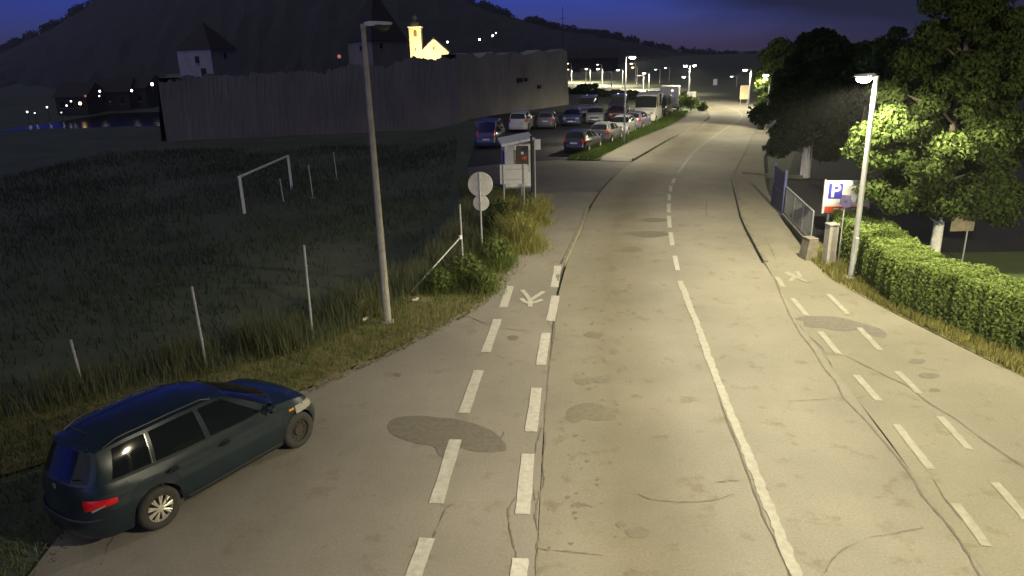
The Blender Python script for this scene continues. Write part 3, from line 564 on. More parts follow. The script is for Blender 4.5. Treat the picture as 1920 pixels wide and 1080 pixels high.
mk_np('foliage', V, np.stack([q, q+1, q+2, q+3], 1), LEAF['hedge'], hed)
# ------------------------------------------------------------------ street lamps
def street_lamp(label, base, H, arm, arm_dir, lit, watts=0., cat='street lamp', group=None, r0=.085, r1=.05, polemat='galv', head=.62, heads=None, name='street_lamp', glow=None, tilt=(0, 0, 0)):
    t = thing(name, label, cat, (base[0], base[1], base[2] if len(base) > 2 else 0.), 0, group)
    mb = MB(); n = 6; mb.tube([(0, 0, H*k/n) for k in range(n+1)], [r0+(r1-r0)*k/n for k in range(n+1)], 12); mb.tube([(0, 0, 0), (0, 0, .05)], r0*1.7, 12)
    mb.tube([(0, 0, H*.995), (0, 0, H*1.008)], r1*1.15, 12)
    pole = mb.build('pole', M[polemat], t, smooth=False)
    MB().box((0, -r0*.93, 1.0), (.1, .05, .42), 0, .012).build('service_door', M[polemat], t)
    for ad in (heads or [arm_dir]):
        d = Vector((math.cos(ad), math.sin(ad), 0)); e = d*arm
        if arm > .05: MB().tube([(0, 0, H-.04), d*(arm*.5)+Vector((0, 0, H+.03)), e+Vector((0, 0, H+.05))], r1*.7, 8).build('arm', M[polemat], t)
        hb = MB(); cs, sn = math.cos(ad), math.sin(ad); v = []
        for (x, w_, z0, z1) in [(0, .05, -.03, .04), (.12, .10, -.04, .06), (head*.5, .15, -.035, .055), (head*.92, .13, -.02, .035), (head, .06, -.01, .02)]:
            for y, z in ((-w_, z0), (w_, z0), (w_*.75, z1), (-w_*.75, z1)): v.append((e.x+x*cs-y*sn, e.y+x*sn+y*cs, H+.05+z))
        f = [(3, 2, 1, 0), (16, 17, 18, 19)] + [(i*4+k, i*4+(k+1) % 4, i*4+4+(k+1) % 4, i*4+4+k) for i in range(4) for k in range(4)]
        hd = mk('lamp_head', v, f, M['pale_steel'], t)
        c = e+d*(head*.55)+Vector((0, 0, H+.0))
        gm = M['lamp'] if lit else M['dark']
        if glow: gm = glow
        bw = MB(); bv = []
        for z_, k_ in ((.03, .92), (-.01, 1.0), (-.06, .92), (-.105, .66), (-.125, .25)):
            for q_ in range(12): a_ = 2*math.pi*q_/12; X, Y_ = head*.34*k_*math.cos(a_), .165*k_*math.sin(a_); bv.append((c.x+X*cs-Y_*sn, c.y+X*sn+Y_*cs, H+z_))
        bw.add(bv, [(r_*12+k, r_*12+(k+1) % 12, r_*12+12+(k+1) % 12, r_*12+12+k) for r_ in range(4) for k in range(12)]+[tuple(range(12)), tuple(range(59, 47, -1))]).build('lens', gm, hd, smooth=True)
        if lit and watts: lamp_light('lamp_light', t, (c.x, c.y, H-.17), watts, tilt=tilt)
    return t
b = G(727, 605); street_lamp('tall unlit pale lamp post standing in the grass of the left verge', (*b, 0), top_z(b, 673, 50), .03, R(8), False, r0=.10, r1=.055, polemat='concrete', head=.62)
b = G(1595, 525); street_lamp('lit lamp post on the footway in front of the hedge', (*b, .05), top_z(b, 1635, 145)-.05, .05, R(196), True, 1500, r0=.085, r1=.055, polemat='pale_steel', head=.6)
street_lamp('lit lamp post out of frame beside the camera on the right footway', (10.6, 2.8, 0), 8.0, 1.2, R(165), True, 2800, r0=.09, r1=.055, polemat='pale_steel', tilt=(R(6), R(-13), 0))
b = G(1170, 270); street_lamp('lit lamp post on the green verge beside the car park', (*b, .05), top_z(b, 1171, 109), .1, R(-10), True, 920, tilt=(0, R(-24), 0), r0=.075, r1=.05, polemat='galv')
b = (21.1, 86.4); street_lamp('twin-headed lit lamp behind the white board at the far bend', (*b, 0), top_z(b, 1296, 123), .25, 0, True, 600, heads=[R(200), R(20)], r0=.08, r1=.05)
b = G(1403, 205); street_lamp('lit lamp post beyond the bend beside the yellowish board', (*b, 0), top_z(b, 1401, 131), .3, R(180), True, 900, r0=.08, r1=.05)
b = (22.0, 63.2); hz_ = AT(1434, 141, 60.0); street_lamp('lit lamp post half buried in the glowing leaves at the bend', (hz_.x+.45, 60.0, 0), hz_.z, .05, R(190), True, 1700, r0=.08, r1=.05)
# the small lamps of the bridge approach and the town behind it
for i, (px, py, Y, gl, lb, wt) in enumerate([(1071, 119, 190, 'lamp_warm', 'warm far lamp just right of the castle corner, upper one', 0), (1072, 130, 170, 'lamp_warm', 'warm far lamp just right of the castle corner, lower one', 1200), (1107, 129, 165, 'lamp_far', 'far lamp over the bridge approach, second from the castle corner', 1600),
        (1128, 121, 175, 'lamp_dim', 'dim far lamp above the third lamp of the bridge approach', 0), (1130, 129, 150, 'lamp_far', 'far lamp with bright pole over the middle of the bridge approach', 1600), (1168, 131, 145, 'lamp_far', 'far lamp just left of the verge lamp pole', 1300), (1192, 119, 160, 'lamp_warm', 'warm far lamp right of the verge lamp head, upper one', 0),
        (1195, 126, 150, 'lamp_warm', 'warm far lamp right of the verge lamp head, lower one', 0), (1218, 137, 128, 'lamp_far', 'far curved lamp above the lit road left of the twin lamp', 1300), (1238, 130, 150, 'lamp_dim', 'far lamp in the middle between two faint lamps before the hill', 0), (1256, 127, 160, 'lamp_dim', 'far faint lamp left of the twin-headed lamp', 0), (1294, 144, 112, 'lamp_far', 'far lamp showing just below the twin-headed lamp', 300),
        (1099, 130, 160, None, 'unlit far lamp pole left of the bridge approach', 0), (1147, 135, 140, None, 'unlit far lamp pole between two lit ones over the bridge approach', 0), (1207, 142, 130, None, 'unlit far lamp pole beside the curved far lamp', 0), (1382, 143, 130, 'lamp_dim', 'faint far lamp left of the lamp beyond the bend', 0)]):
    p = AT(px, py, Y); z0 = min(0., p.z-3.2); street_lamp(lb, (p.x, p.y, z0), p.z-z0, .5, R(180), gl is not None and wt > 0, wt, group='small lamps beyond the bend', glow=M[gl] if gl else None, r0=.09, r1=.07, head=.8)
for i, (px, py, Y, gl, s_, lb) in enumerate([(285, 158, 152, 'lamp_far', .42, 'brightest white light on the far bank left of the castle wall'), (247, 170, 150, 'lamp_far', .28, 'white light on the far bank second from the castle wall'), (187, 171, 149, 'lamp_far', .26, 'upper of the paired lights on the far bank'), (186, 180, 147, 'lamp_dim', .22, 'lower of the paired lights on the far bank'),
        (160, 180, 149, 'lamp_red', .35, 'reddish light on the far bank'), (150, 194, 144, 'lamp_warm', .42, 'bright warm light on the far bank below the reddish one'), (133, 190, 146, 'lamp_dim', .25, 'dim light up and left of the bright warm one'), (125, 198, 144, 'lamp_dim', .25, 'dim light left of the bright warm one'),
        (88, 201, 143, 'lamp_dim', .25, 'lone dim light on the dark far bank'), (51, 210, 142, 'lamp_dim', .26, 'leftmost light on the far bank'), (65, 212, 142, 'lamp_dim', .18, 'faint light right of the leftmost one'), (115, 211, 142, 'lamp_dim', .15, 'faintest low light on the far bank'),
        (636, 106, 99, 'lamp_red', .4, 'pinkish lamp added for a lit dome behind the top of the castle wall'), (839, 79, 262, 'lamp_dim', .6, 'lamp on the slope just right of the lit church'), (899, 74, 270, 'lamp_far', .55, 'left lamp on the wooded slope right of the church'), (924, 67, 280, 'lamp_far', .5, 'right lamp on the wooded slope right of the church'), (930, 62, 290, 'lamp_dim', .4, 'faint lamp above the right slope lamp')]):  # the pinkish one behind the castle wall is added for a lit dome
    p = AT(px, py, Y); t = thing('far_light', lb, 'light', (p.x, p.y, p.z-2.6), 0, 'lights on the far bank and slope')
    MB().tube([(0, 0, 0), (0, 0, 2.5)], .05, 6).build('pole', M['blackm'], t)
    MB().lathe([(.02, s_*.75+2.6), (s_*.5, s_*.45+2.6), (s_*.62, 2.6), (s_*.45, 2.6-s_*.45), (.03, 2.6-s_*.6)], 10).build('globe', M[gl], t, smooth=True)
    MB().lathe([(s_*.5, 2.6+s_*.8), (s_*.75, 2.6+s_*.62), (.03, 2.6+s_*1.0)], 10).build('hood', M['blackm'], t)

# ------------------------------------------------------------------ left fence posts, goal
def fence_post(px0, py0, px1, py1, lb, brace=None):
    b = G(px0, py0); t = thing('fence_post', lb, 'fence post', (*b, -.03), 0, 'leaning fence posts on the left verge'); d = AT(px1, py1, b[1]); h = d.z
    tip = Vector((d.x-b[0], 0, h+.03))
    MB().tube([(0, 0, -.2), tip*.5, tip], .026, 8).build('post', M['pale_steel'], t); MB().lathe([(.031, 0), (.031, .025), (.012, .04)], 8, c=tip).build('cap', M['galv'], t)
    for u in (.35, .8): MB().lathe([(.03, -.012), (.034, 0), (.03, .012)], 8, c=tip*u).build('wire_clip', M['galv'], t)
    if brace:
        e = G(*brace); u = tip*.52; MB().tube([(e[0]-b[0], e[1]-b[1], .02), (u.x-.03, u.y-.02, u.z)], .022, 8).build('brace', M['pale_steel'], t); MB().box((u.x-.03, u.y-.02, u.z), (.09, .09, .12), .6, .01).build('clamp', M['white'], t)
fence_post(158, 732, 133, 640, 'leftmost fence post, behind the parked estate car'); fence_post(387, 683, 360, 540, 'fence post rising behind the bonnet of the parked estate car')
fence_post(587, 638, 570, 462, 'fence post just left of the tall unlit lamp post'); fence_post(869, 505, 862, 385, 'fence post with a slanting brace beside the round signs', (770, 548))
gz = -.75; gt = thing('football_goal', 'white netless football goal standing in the dark field', 'goal', (0, 0, 0))
ga = AT(449, 332, 34.5); ga.z = CH-(CH-ga.z); gb_ = AT(540, 293, 42.0)
gb_.z = ga.z
MB().tube([(ga.x, ga.y, gz-.3), (ga.x, ga.y, ga.z)], .075, 10).build('goal_post', M['white'], gt); MB().tube([(gb_.x, gb_.y, gz-.3), (gb_.x, gb_.y, gb_.z)], .075, 10).build('goal_post', M['white'], gt)
MB().tube([(ga.x-.02, ga.y-.05, ga.z), (gb_.x, gb_.y+.05, gb_.z)], .06, 10).build('crossbar', M['white'], gt)
for px, y0, y1, lb in [(587, 310, 371, 'pale pole right of the football goal, nearer one'), (632, 285, 336, 'pale pole right of the football goal, farther one'), (532, 335, 379, 'short faint pole inside the outline of the football goal')]:
    b = G(px, y1, gz); h = AT(px-2, y0, b[1]).z-gz; t = thing('field_pole', lb, 'pole', (*b, gz-.05), 0, 'thin poles in the field')
    MB().tube([(0, 0, 0), (-.05, 0, h)], .032, 8).build('pole', M['pale_steel'], t); MB().lathe([(.05, h-.02), (.05, h+.03), (.02, h+.06)], 8, c=(-.05, 0, 0)).build('cap', M['galv'], t); MB().lathe([(.12, 0), (.12, .06), (.05, .09)], 8).build('foot', M['concrete'], t)

# ------------------------------------------------------------------ signs on the left
def disc(mb, c, r, th, n=28):
    return mb.lathe([(r*.97, -th/2), (r, -th/2+.008), (r, th/2-.008), (r*.97, th/2)], n, 'y', c)
b = G(905, 492); t = thing('round_sign', 'pair of round traffic signs seen from behind on one pole', 'traffic sign', (*b, 0)); H = top_z(b, 905, 323)
MB().tube([(0, 0, 0), (0, 0, H)], .032, 10).build('pole', M['galv'], t); z1 = top_z(b, 905, 346); z2 = top_z(b, 905, 381)
disc(MB(), (0.02, .06, z1), .39, .025).build('sign_plate', M['sign_back'], t, smooth=False); disc(MB(), (.02, .06, z2), .255, .025).build('sign_plate', M['sign_back'], t)
for z in (z1-.15, z1+.15, z2): MB().box((0, .0, z), (.1, .09, .035), 0, .006).build('clamp', M['galv'], t)
b1, b2 = G(943, 397), G(986, 392); by = (b1[1]+b2[1])/2; t = thing('board_sign', 'white rectangular sign board on two posts seen from behind', 'sign', ((b1[0]+b2[0])/2, by, 0)); hw = (b2[0]-b1[0])/2
zt = top_z((b1[0], by), 940, 309); zb = top_z((b1[0], by), 941, 346)
for s_ in (-1, 1): MB().tube([(s_*hw*.86, 0, 0), (s_*hw*.86, 0, zt+.02)], .03, 8).build('post', M['galv'], t)
MB().box((0, .06, (zt+zb)/2), (hw*2.35, .03, zt-zb), 0, .012).build('board', M['sign_back'], t)
for z in (zb+.2, zt-.2): MB().box((0, .037, z), (hw*2.1, .02, .04), 0, .004).build('rail', M['galv'], t)
b = G(980, 388); b = (b[0], 33.4); t = thing('dark_box_sign', 'dark boxy sign with an olive edge on a post in front of the kiosk', 'sign', (b[0], b[1], 0))
zt = top_z(b, 978, 274); zb = top_z(b, 978, 309); x0 = AT(968, 300, b[1]).x-b[0]; x1 = AT(991, 300, b[1]).x-b[0]
MB().tube([(.02, .06, 0), (.02, .06, zb+.1)], .035, 8).build('post', M['galv'], t); MB().box(((x0+x1)/2, 0, (zt+zb)/2), (x1-x0, .16, zt-zb), 0, .015).build('box', pm('dark_brown_panel', (.05, .042, .03), .5, var=.3, scale=5), t)
MB().box((x0-.06, .02, (zt+zb)/2-.08), (.12, .14, (zt-zb)*.78), 0, .01).build('olive_edge', pm('olive_panel', (.22, .2, .11), .7), t); MB().box((x1-.2, -.085, (zt+zb)/2-.1), (.22, .012, .16), .0, .004).build('notice', M['red'], t)
MB().box(((x0+x1)/2-.0, -.085, (zt+zb)/2+.12), (.12, .012, .12), .0, .004).build('sticker', M['plate'], t)
b = G(1004, 383); t = thing('thin_sign', 'thin pole with a small narrow plate beside the dark post', 'sign', (*b, 0)); H = top_z(b, 1003, 258)
MB().tube([(0, 0, 0), (0, 0, H)], .03, 8).build('pole', M['galv'], t); zt = top_z(b, 1008, 261); zb = top_z(b, 1008, 281); MB().box((.13, .04, (zt+zb)/2), (.26, .025, zt-zb), 0, .008).build('plate', M['sign_back'], t); MB().box((0, .02, (zt+zb)/2), (.09, .08, .04), 0, .004).build('clamp', M['galv'], t)
b = (AT(997, 300, 34.6).x, 34.6); t = thing('dark_post', 'thick dark post at the right side of the kiosk', 'post', (*b, 0)); H = top_z(b, 996, 257); MB().tube([(0, 0, 0), (0, 0, H)], .06, 8).build('shaft', M['blackm'], t); MB().lathe([(.075, H), (.075, H+.04), (.03, H+.07)], 8).build('cap', M['dark'], t); MB().lathe([(.11, 0), (.11, .05), (.06, .08)], 8).build('foot', M['dark'], t)
kb = (AT(968, 300, 36.2).x, 36.3); t = thing('kiosk', 'small white parking kiosk with an overhanging sloped roof', 'kiosk', (kb[0], kb[1], -.01), R(8))
kx = .66; kh = top_z(kb, 968, 268)
MB().box((0, 0, kh/2), (kx*2, 1.15, kh), 0, .03).build('wall', M['white'], t); 
v = [(-kx-.16, -.78, kh-.06), (kx+.1, -.78, kh+.2), (kx+.1, .7, kh+.34), (-kx-.16, .7, kh+.1)]; MB().add(v+[(x, y, z+.12) for x, y, z in v], [(3, 2, 1, 0), (4, 5, 6, 7), (0, 1, 5, 4), (1, 2, 6, 5), (2, 3, 7, 6), (3, 0, 4, 7)]).build('roof', M['white'], t)
MB().box((kx-.1, -.58, kh*.62), (.14, .012, kh*.5), 0, .005).build('side_trim', M['sign_back'], t)
dr = MB().box((-.1, -.58, kh*.45), (.75, .02, kh*.82), 0, .008).build('door', M['white'], t); MB().box((.2, -.605, kh*.45), (.03, .03, .14), 0, .006).build('handle', M['blackm'], dr)
MB().box((-kx-.012, -.2, kh*.55), (.03, .7, kh*.6), 0, .006).build('blue_panel', M['blue'], t); MB().box((0, 0, .04), (kx*2+.1, 1.25, .08), 0, .015).build('plinth', M['concrete'], t)

# ------------------------------------------------------------------ right side: gate pillar, fence, parking sign
b = G(1552, 497); t = thing('gate_pillar', 'pale concrete gate pillar at the end of the hedge', 'pillar', (*b, .04), R(8)); H = top_z(b, 1558, 424)
MB().box((0, 0, H/2), (.29, .27, H), 0, .008).build('shaft', M['concrete'], t); MB().box((0, 0, H+.025), (.32, .30, .05), 0, .008).build('cap', M['concrete'], t)
b = G(1514, 487); t = thing('concrete_block', 'low tapered concrete block at the end of the railing', 'block', (*b, .04), R(8)); H = top_z(b, 1516, 449)
MB().add([(-.2, -.22, 0), (.2, -.22, 0), (.2, .22, 0), (-.2, .22, 0), (-.11, -.2, H), (.18, -.2, H), (.18, .2, H), (-.11, .2, H)], [(3, 2, 1, 0), (4, 5, 6, 7), (0, 1, 5, 4), (1, 2, 6, 5), (2, 3, 7, 6), (3, 0, 4, 7)]).build('block', M['kerb'], t); MB().box((.03, 0, H+.015), (.31, .42, .03), 0, .01).build('coping', M['kerb'], t)
fa, fb = Vector((9.85, 22.9, 0)), Vector((10.62, 27.3, 0)); t = thing('railing', 'grey mesh railing on a low wall behind the footway', 'railing', fa, math.atan2(fb.y-fa.y, fb.x-fa.x)); L = (fb-fa).length
MB().box((L/2, 0, .12), (L, .2, .26), 0, .015).build('base_wall', M['kerb'], t); MB().tube([(0, 0, 1.27), (L, 0, 1.27)], .028, 8).build('top_rail', M['galv'], t); MB().tube([(0, 0, .33), (L, 0, .33)], .02, 8).build('bottom_rail', M['galv'], t)
for k in range(4): MB().tube([(L*k/3, .0, .25), (L*k/3, 0, 1.28)], .026, 8).build('post', M['galv'], t)
wm = MB()
for k in range(1, 56): wm.box((L*k/56, 0, .8), (.006, .006, .92))
for k in range(1, 12): wm.box((L/2, .006, .33+k*.078), (L, .005, .005))
tag(wm.build('wire_mesh', M['galv'], t), kind='stuff')
ga_, gb2 = Vector((10.62, 27.5, 0)), Vector((10.95, 29.6, 0)); t = thing('gate', 'dark blue metal gate standing at the yard entrance', 'gate', ga_, math.atan2(gb2.y-ga_.y, gb2.x-ga_.x)); L = (gb2-ga_).length
for x in (0, L): MB().box((x, 0, .95), (.1, .1, 1.9), 0, .01).build('gate_post', M['gate'], t)
MB().box((L/2, 0, .16), (L-.1, .05, .06)).build('bottom_bar', M['gate'], t); MB().box((L/2, 0, 1.72), (L-.1, .05, .06)).build('top_bar', M['gate'], t); MB().box((L/2, 0, .95), (L-.1, .045, .06)).build('middle_bar', M['gate'], t)
bar = None
for k in range(1, 19):
    if bar is None: o = MB().box((0, 0, .94), (.07, .022, 1.5)).build('gate_bar', M['gate'], t); bar = o.data
    else: o = link('gate_bar', bar, t)
    o.location = (L*k/19, 0, 0)
MB().box((.14, -.05, 1.05), (.06, .05, .2), 0, .01).build('lock', M['galv'], t)
# far driveway kerb
kerb_run('kerb_stone', [(12.3, 37.9), (13.6, 36.9), (15.3, 36.0)], .2, .16, foot, 6)
# parking board
Yp = 24.6; p0, p1, p2 = AT(1551, 345, Yp), AT(1629, 352, Yp), AT(1548, 404, Yp); cxp = (p0.x+p1.x)/2; wd = p1.x-p0.x; zt = p0.z+.1; zb = p2.z+.08
t = thing('parking_board', 'white parking notice board with blue P square and red foot band', 'sign', (cxp, Yp, 0), R(-9))
MB().box((0, 0, (zt+zb)/2), (wd, .08, zt-zb), 0, .01).build('board', M['white'], t)
for s_ in (-1, 1): MB().box((s_*wd*.36, .08, zt/2), (.07, .07, zt-.1)).build('post', M['galv'], t)
MB().box((-wd/2-.02, 0, (zt+zb)/2), (.05, .12, zt-zb+.06), 0, .01).build('frame_side', M['white'], t); MB().box((wd/2+.02, 0, (zt+zb)/2), (.05, .12, zt-zb+.06), 0, .01).build('frame_side', M['white'], t)
hb_ = zt-zb; MB().box((0, -.044, zb+hb_*.11), (wd*.97, .006, hb_*.19)).build('red_band', M['red'], t)
sq = hb_*.47; sx = -wd/2+.09+sq/2*.9; sz = zt-.1-sq/2; bl = MB().box((sx, -.046, sz), (sq*.88, .008, sq)).build('blue_square', M['blue'], t)
cu = bpy.data.curves.new('letter', 'FONT'); cu.body = 'P'; cu.size = sq*1.18; cu.align_x = 'CENTER'; cu.align_y = 'CENTER'; cu.extrude = .002; cu.offset = sq*.022
to = bpy.data.objects.new('letter', cu); C.objects.link(to); me = bpy.data.meshes.new_from_object(to.evaluated_get(bpy.context.evaluated_depsgraph_get())); bpy.data.objects.remove(to)
me.materials.clear(); me.materials.append(M['white']); o = link('letter', me, bl, (sx, -.054, sz)); o.rotation_euler = (R(90), 0, 0)
MB().box((wd*.16, -.043, zb+hb_*.58), (wd*.5, .005, hb_*.55)).build('printed_picture', pm('printed_grey_picture', (.28, .28, .27), .6, scale=3.2, col2=(.66, .65, .6)), t)
for x, w_, z in [(-wd*.22, .16, .13), (-wd*.08, .1, .13), (.03, .05, .11), (.12, .05, .12), (.2, .045, .11), (.27, .06, .12), (.36, .04, .11), (.43, .05, .12)]: MB().box((x, -.049, zb+hb_*z*.9), (w_, .004, hb_*(.05 if w_ > .09 else .1))).build('print_mark', M['white'], t)
b = G(1571, 494); t = thing('small_sign', 'small dark square sign on a thin pole in front of the hedge', 'sign', (*b, .05)); zc = top_z(b, 1584, 380); dx = AT(1584, 380, b[1]).x-b[0]
MB().tube([(0, 0, 0), (dx*.9, 0, zc+.15)], .02, 8).build('pole', M['galv'], t); a_ = .17
MB().add([(dx+x*1.05, y, zc+z) for y in (-.05, -.03) for x, z in ((-.17, -.06), (-.13, .2), (.15, .17), (.16, -.17), (-.02, -.2))], [(4, 3, 2, 1, 0), (5, 6, 7, 8, 9)]+[(i, (i+1) % 5, 5+(i+1) % 5, 5+i) for i in range(5)]).build('plate', pm('dark_violet_plate', (.05, .04, .10), .5), t); MB().box((dx, -.02, zc), (.07, .06, .04), 0, .004).build('clamp', M['galv'], t)
b = G(1795, 497); t = thing('beige_board_sign', 'beige board on a thin post half hidden under the tree crown', 'sign', (*b, .0)); zt = top_z(b, 1790, 402); zb = top_z(b, 1790, 432); MB().tube([(.15, .04, 0), (.15, .04, zt-.05)], .025, 8).build('post', M['galv'], t); MB().box((-.05, 0, (zt+zb)/2), (.7, .03, zt-zb), 0, .01).build('board', pm('beige_board', (.2, .17, .11), .7, scale=3, var=.4), t); MB().box((.15, .022, (zt+zb)/2), (.1, .03, .06)).build('clamp', M['galv'], t)
b = (21.1, 85.6); t = thing('white_board', 'tall white board standing before the twin-headed lamp', 'board', (AT(1296, 185, 85.6).x, 85.6, 0)); zt = AT(1296, 172, 85.6).z; MB().box((0, 0, zt/2+.15), (1.05, .06, zt-.3), 0, .01).build('panel', M['sign_back'], t); MB().box((0, -.05, zt/2), (.09, .05, zt)).build('post', M['galv'], t)
p = AT(1396, 175, 88); t = thing('yellowish_board', 'tall yellowish board at the far bend beside the lamp', 'board', (p.x, 88, 0)); zt = AT(1396, 160, 88).z; zb = AT(1396, 186, 88).z; MB().box((0, 0, (zt+zb)/2), (1.05, .08, zt-zb), 0, .01).build('panel', pm('yellowish_panel', (.62, .54, .36), .7, var=.1), t)
for s_ in (-.4, .4): MB().tube([(s_, .05, 0), (s_, .05, zt)], .04, 6).build('post', M['galv'], t)
p = AT(1341, 155, 138); t = thing('white_board', 'small pale panel in the dark beyond the bend', 'board', (p.x, 138, 0)); MB().box((0, 0, p.z), (.75, .06, 1.3), 0, .01).build('panel', M['panel_glow'], t); MB().tube([(0, .05, 0), (0, .05, p.z)], .05, 6).build('post', M['galv'], t)  # panel glows by itself, standing in for light falling on it
b = G(1407, 246); t = thing('waste_bin', 'dark round bin at the outer kerb of the bend', 'bin', (b[0]+.9, b[1]+.3, .09)); MB().lathe([(.24, 0), (.29, .1), (.32, .75), (.34, .8)], 14).build('body', M['dark'], t); MB().lathe([(.36, .8), (.36, .86), (.2, .98), (.03, 1.0)], 14).build('lid', M['blackm'], t)
for px, py, Y, s_, lb in [(1128, 262, 53.5, 1.0, 'round brown bush between the parked cars and the verge'), (1295, 208, 80, 1.5, 'green bush below the white board at the bend'), (1270, 205, 82, 1.5, 'green bush beside the box trailer'), (1315, 207, 80.5, .8, 'small bush at the tip of the far verge')]:
    p = AT(px, py, Y); t = thing('shrub', lb, 'shrub', (p.x, p.y, 0), 0, 'shrubs by the car park')
    for k in range(4): mb = MB(); limb(mb, (0, 0, 0), (random.uniform(-.5, .5)*s_, random.uniform(-.5, .5)*s_, s_*.9), .03, .01); mb.build('stem', M['bark'], t)
    leaf_cloud('foliage', lumpy(0, 0, s_*.62, s_*.7, s_*.7, s_*.5, 12, s_*.3, s_*.5), 2200, .13, LEAF['dark' if '1128' in str(px) else 'green'], t)
for k, (px, Y) in enumerate([(1085, 120), (1120, 112), (1150, 108), (1185, 104), (1225, 99), (1105, 132), (1262, 95)]):
    p = AT(px, 180, Y); t = thing('shrub', ['dark shrub below the bridge approach near the castle corner', 'dark shrub below the middle of the bridge approach', 'dark shrub left of the verge lamp pole below the lit road', 'dark shrub behind the motorhome', 'dark shrub behind the dark van', 'far dark shrub on the bridge embankment', 'dark shrub behind the box trailer'][k], 'shrub', (p.x, Y, 0), 0, 'dark shrubs below the bridge road')
    for q in range(3): mb = MB(); limb(mb, (0, 0, 0), (random.uniform(-1, 1), random.uniform(-1, 1), .9), .06, .02); mb.build('stem', M['bark'], t)
    leaf_cloud('foliage', lumpy(0, 0, .55, 2.6, 1.5, .4, 16, .35, .6), 2400, .3, LEAF['dark'], t)

# ------------------------------------------------------------------ cars
def make_car(name, label, loc, rz, p, paint, group=None, hero=False, lit_tail=False, plate=True, cat='car'):
    t = thing(name, label, cat, loc, rz, group)
    L, W, rw = p['L'], p['W'], p['rw']; cf, cr_ = p.get('cf', .62), p.get('cr', .35); nf = 12 if hero else 7
    Ra = rw+.05; wheels = (p['xf'], p['xr']); step = .045 if hero else .13
    cols = []
    for k in range(nf): a = math.pi/2*k/nf; cols.append((L/2-cf+cf*math.cos(a)**(2/2.7), W/2*math.sin(a)**(2/2.7)))
    xs_ = list(np.linspace(L/2-cf, -(L/2-cr_), int((L-cf-cr_)/step)))
    cols += [(x, W/2) for x in xs_]
    for k in range(nf-1, -1, -1): a = math.pi/2*k/nf; cols.append((-(L/2-cr_)-cr_*math.cos(a)**(2/p.get('rexp', 3.6)), W/2*math.sin(a)**(2/p.get('rexp', 3.6))))
    cols = np.array(cols); tp_ = .06*np.maximum(0, -.45-cols[:, 0])**1.8 + .05*np.maximum(0, cols[:, 0]-1.0)**1.8; cols[:, 1] = np.where(cols[:, 1] > 1e-6, cols[:, 1]*(1-tp_/(W/2)), 0); tan = np.gradient(cols, axis=0); tan /= np.hypot(tan[:, 0], tan[:, 1])[:, None]+1e-9; nor = np.stack([-tan[:, 1], tan[:, 0]], 1)
    nor *= np.sign((nor*np.c_[cols[:, 0]*.3, cols[:, 1]]).sum(1)+1e-6)[:, None]; nor[0] = (1, 0); nor[-1] = (-1, 0)
    tx = np.array(p['top'])[::-1]; ztop = np.interp(cols[:, 0], tx[:, 0], tx[:, 1])
    zlow = np.full(len(cols), p.get('sill', .21))
    for xw in wheels:
        d = Ra**2-(cols[:, 0]-xw)**2; zlow = np.where((d > 0) & (np.abs(cols[:, 1]) > W*.4), np.maximum(zlow, rw+np.sqrt(np.maximum(d, 0))), zlow)
    fs, fi = p.get('front', ([0, .12, .3, .5, .7, .88, 1], [.10, .02, 0, .02, .07, .17, .3])); rs, ri = p.get('rear', ([0, .1, .3, .42, .46, .8, 1], [.09, .02, 0, .0, .045, .06, .10])); ss, si = ([0, .1, .3, .56, .6, .82, 1], [.05, .015, 0, .0, .012, .03, .085])
    def inset(c, z):
        s_ = (z-.2)/(ztop[c]-.2); nx_ = nor[c][0]; wx = nx_*nx_
        return np.interp(s_, ss, si)*(1-wx) + (np.interp(s_, fs, fi) if nx_ > 0 else np.interp(s_, rs, ri))*wx
    def pt(c, z):
        i = inset(c, z); q = cols[c]-nor[c]*i; return np.array((q[0], max(q[1], 0.), z))
    def S(cf_, z, off=0.):                               # point on the body side at fractional column, pushed out
        c0 = int(min(max(cf_, 0), len(cols)-2)); u = cf_-c0; a, b = pt(c0, z), pt(c0+1, z); q = a*(1-u)+b*u; n_ = nor[c0]*(1-u)+nor[c0+1]*u
        return np.array((q[0]+n_[0]*off, q[1]+n_[1]*off, z))
    def col_at(x): return nf+(L/2-cf-x)/((L-cf-cr_)/(len(xs_)-1))
    zn = np.array([0, .1, .22, .36, .5, .57, .61, .72, .84, .94, 1]); nr = len(zn); v = []; f = []
    for c in range(len(cols)):
        for u in zn: v.append(pt(c, zlow[c]+(ztop[c]-zlow[c])*u))
    for c in range(len(cols)-1):
        for r_ in range(nr-1): f.append((c*nr+r_, (c+1)*nr+r_, (c+1)*nr+r_+1, c*nr+r_+1))
    def mirror(v, f):
        n_ = len(v); return list(v)+[(q[0], -q[1], q[2]) for q in v], list(f)+[tuple(i+n_ for i in reversed(q)) for q in f]
    xA, xrf, xrr = p['xA'], p['xrf'], p['xrr']; cA = int(col_at(xA)); body = MB()
    body.add(*mirror(v, f))
    # bonnet
    top = [pt(c, ztop[c]) for c in range(len(cols))]; hv = []; hf = []; nu = 7
    for c in range(cA+2):
        for k in range(nu): u = k/(nu-1); hv.append((top[c][0]-.0, top[c][1]*(1-u), top[c][2]+p.get('crown', .05)*min(1, top[c][1]/.5)*(1-(1-u)**2)))
    for c in range(cA+1):
        for k in range(nu-1): hf.append((c*nu+k, (c+1)*nu+k, (c+1)*nu+k+1, c*nu+k+1))
    body.add(*mirror(hv, hf))
    # greenhouse
    rzs = np.array(p['roof'])[::-1]; roofz = lambda x: np.interp(x, rzs[:, 0], rzs[:, 1]); roofy = lambda x: p['ry'][1]-(p['ry'][1]-(p['ry'][0] if x > (xrr+xrf)/2 else p['ry'][2]))*(2*(x-(xrr+xrf)/2)/(xrf-xrr))**2; rc = p.get('rcrown', .05)
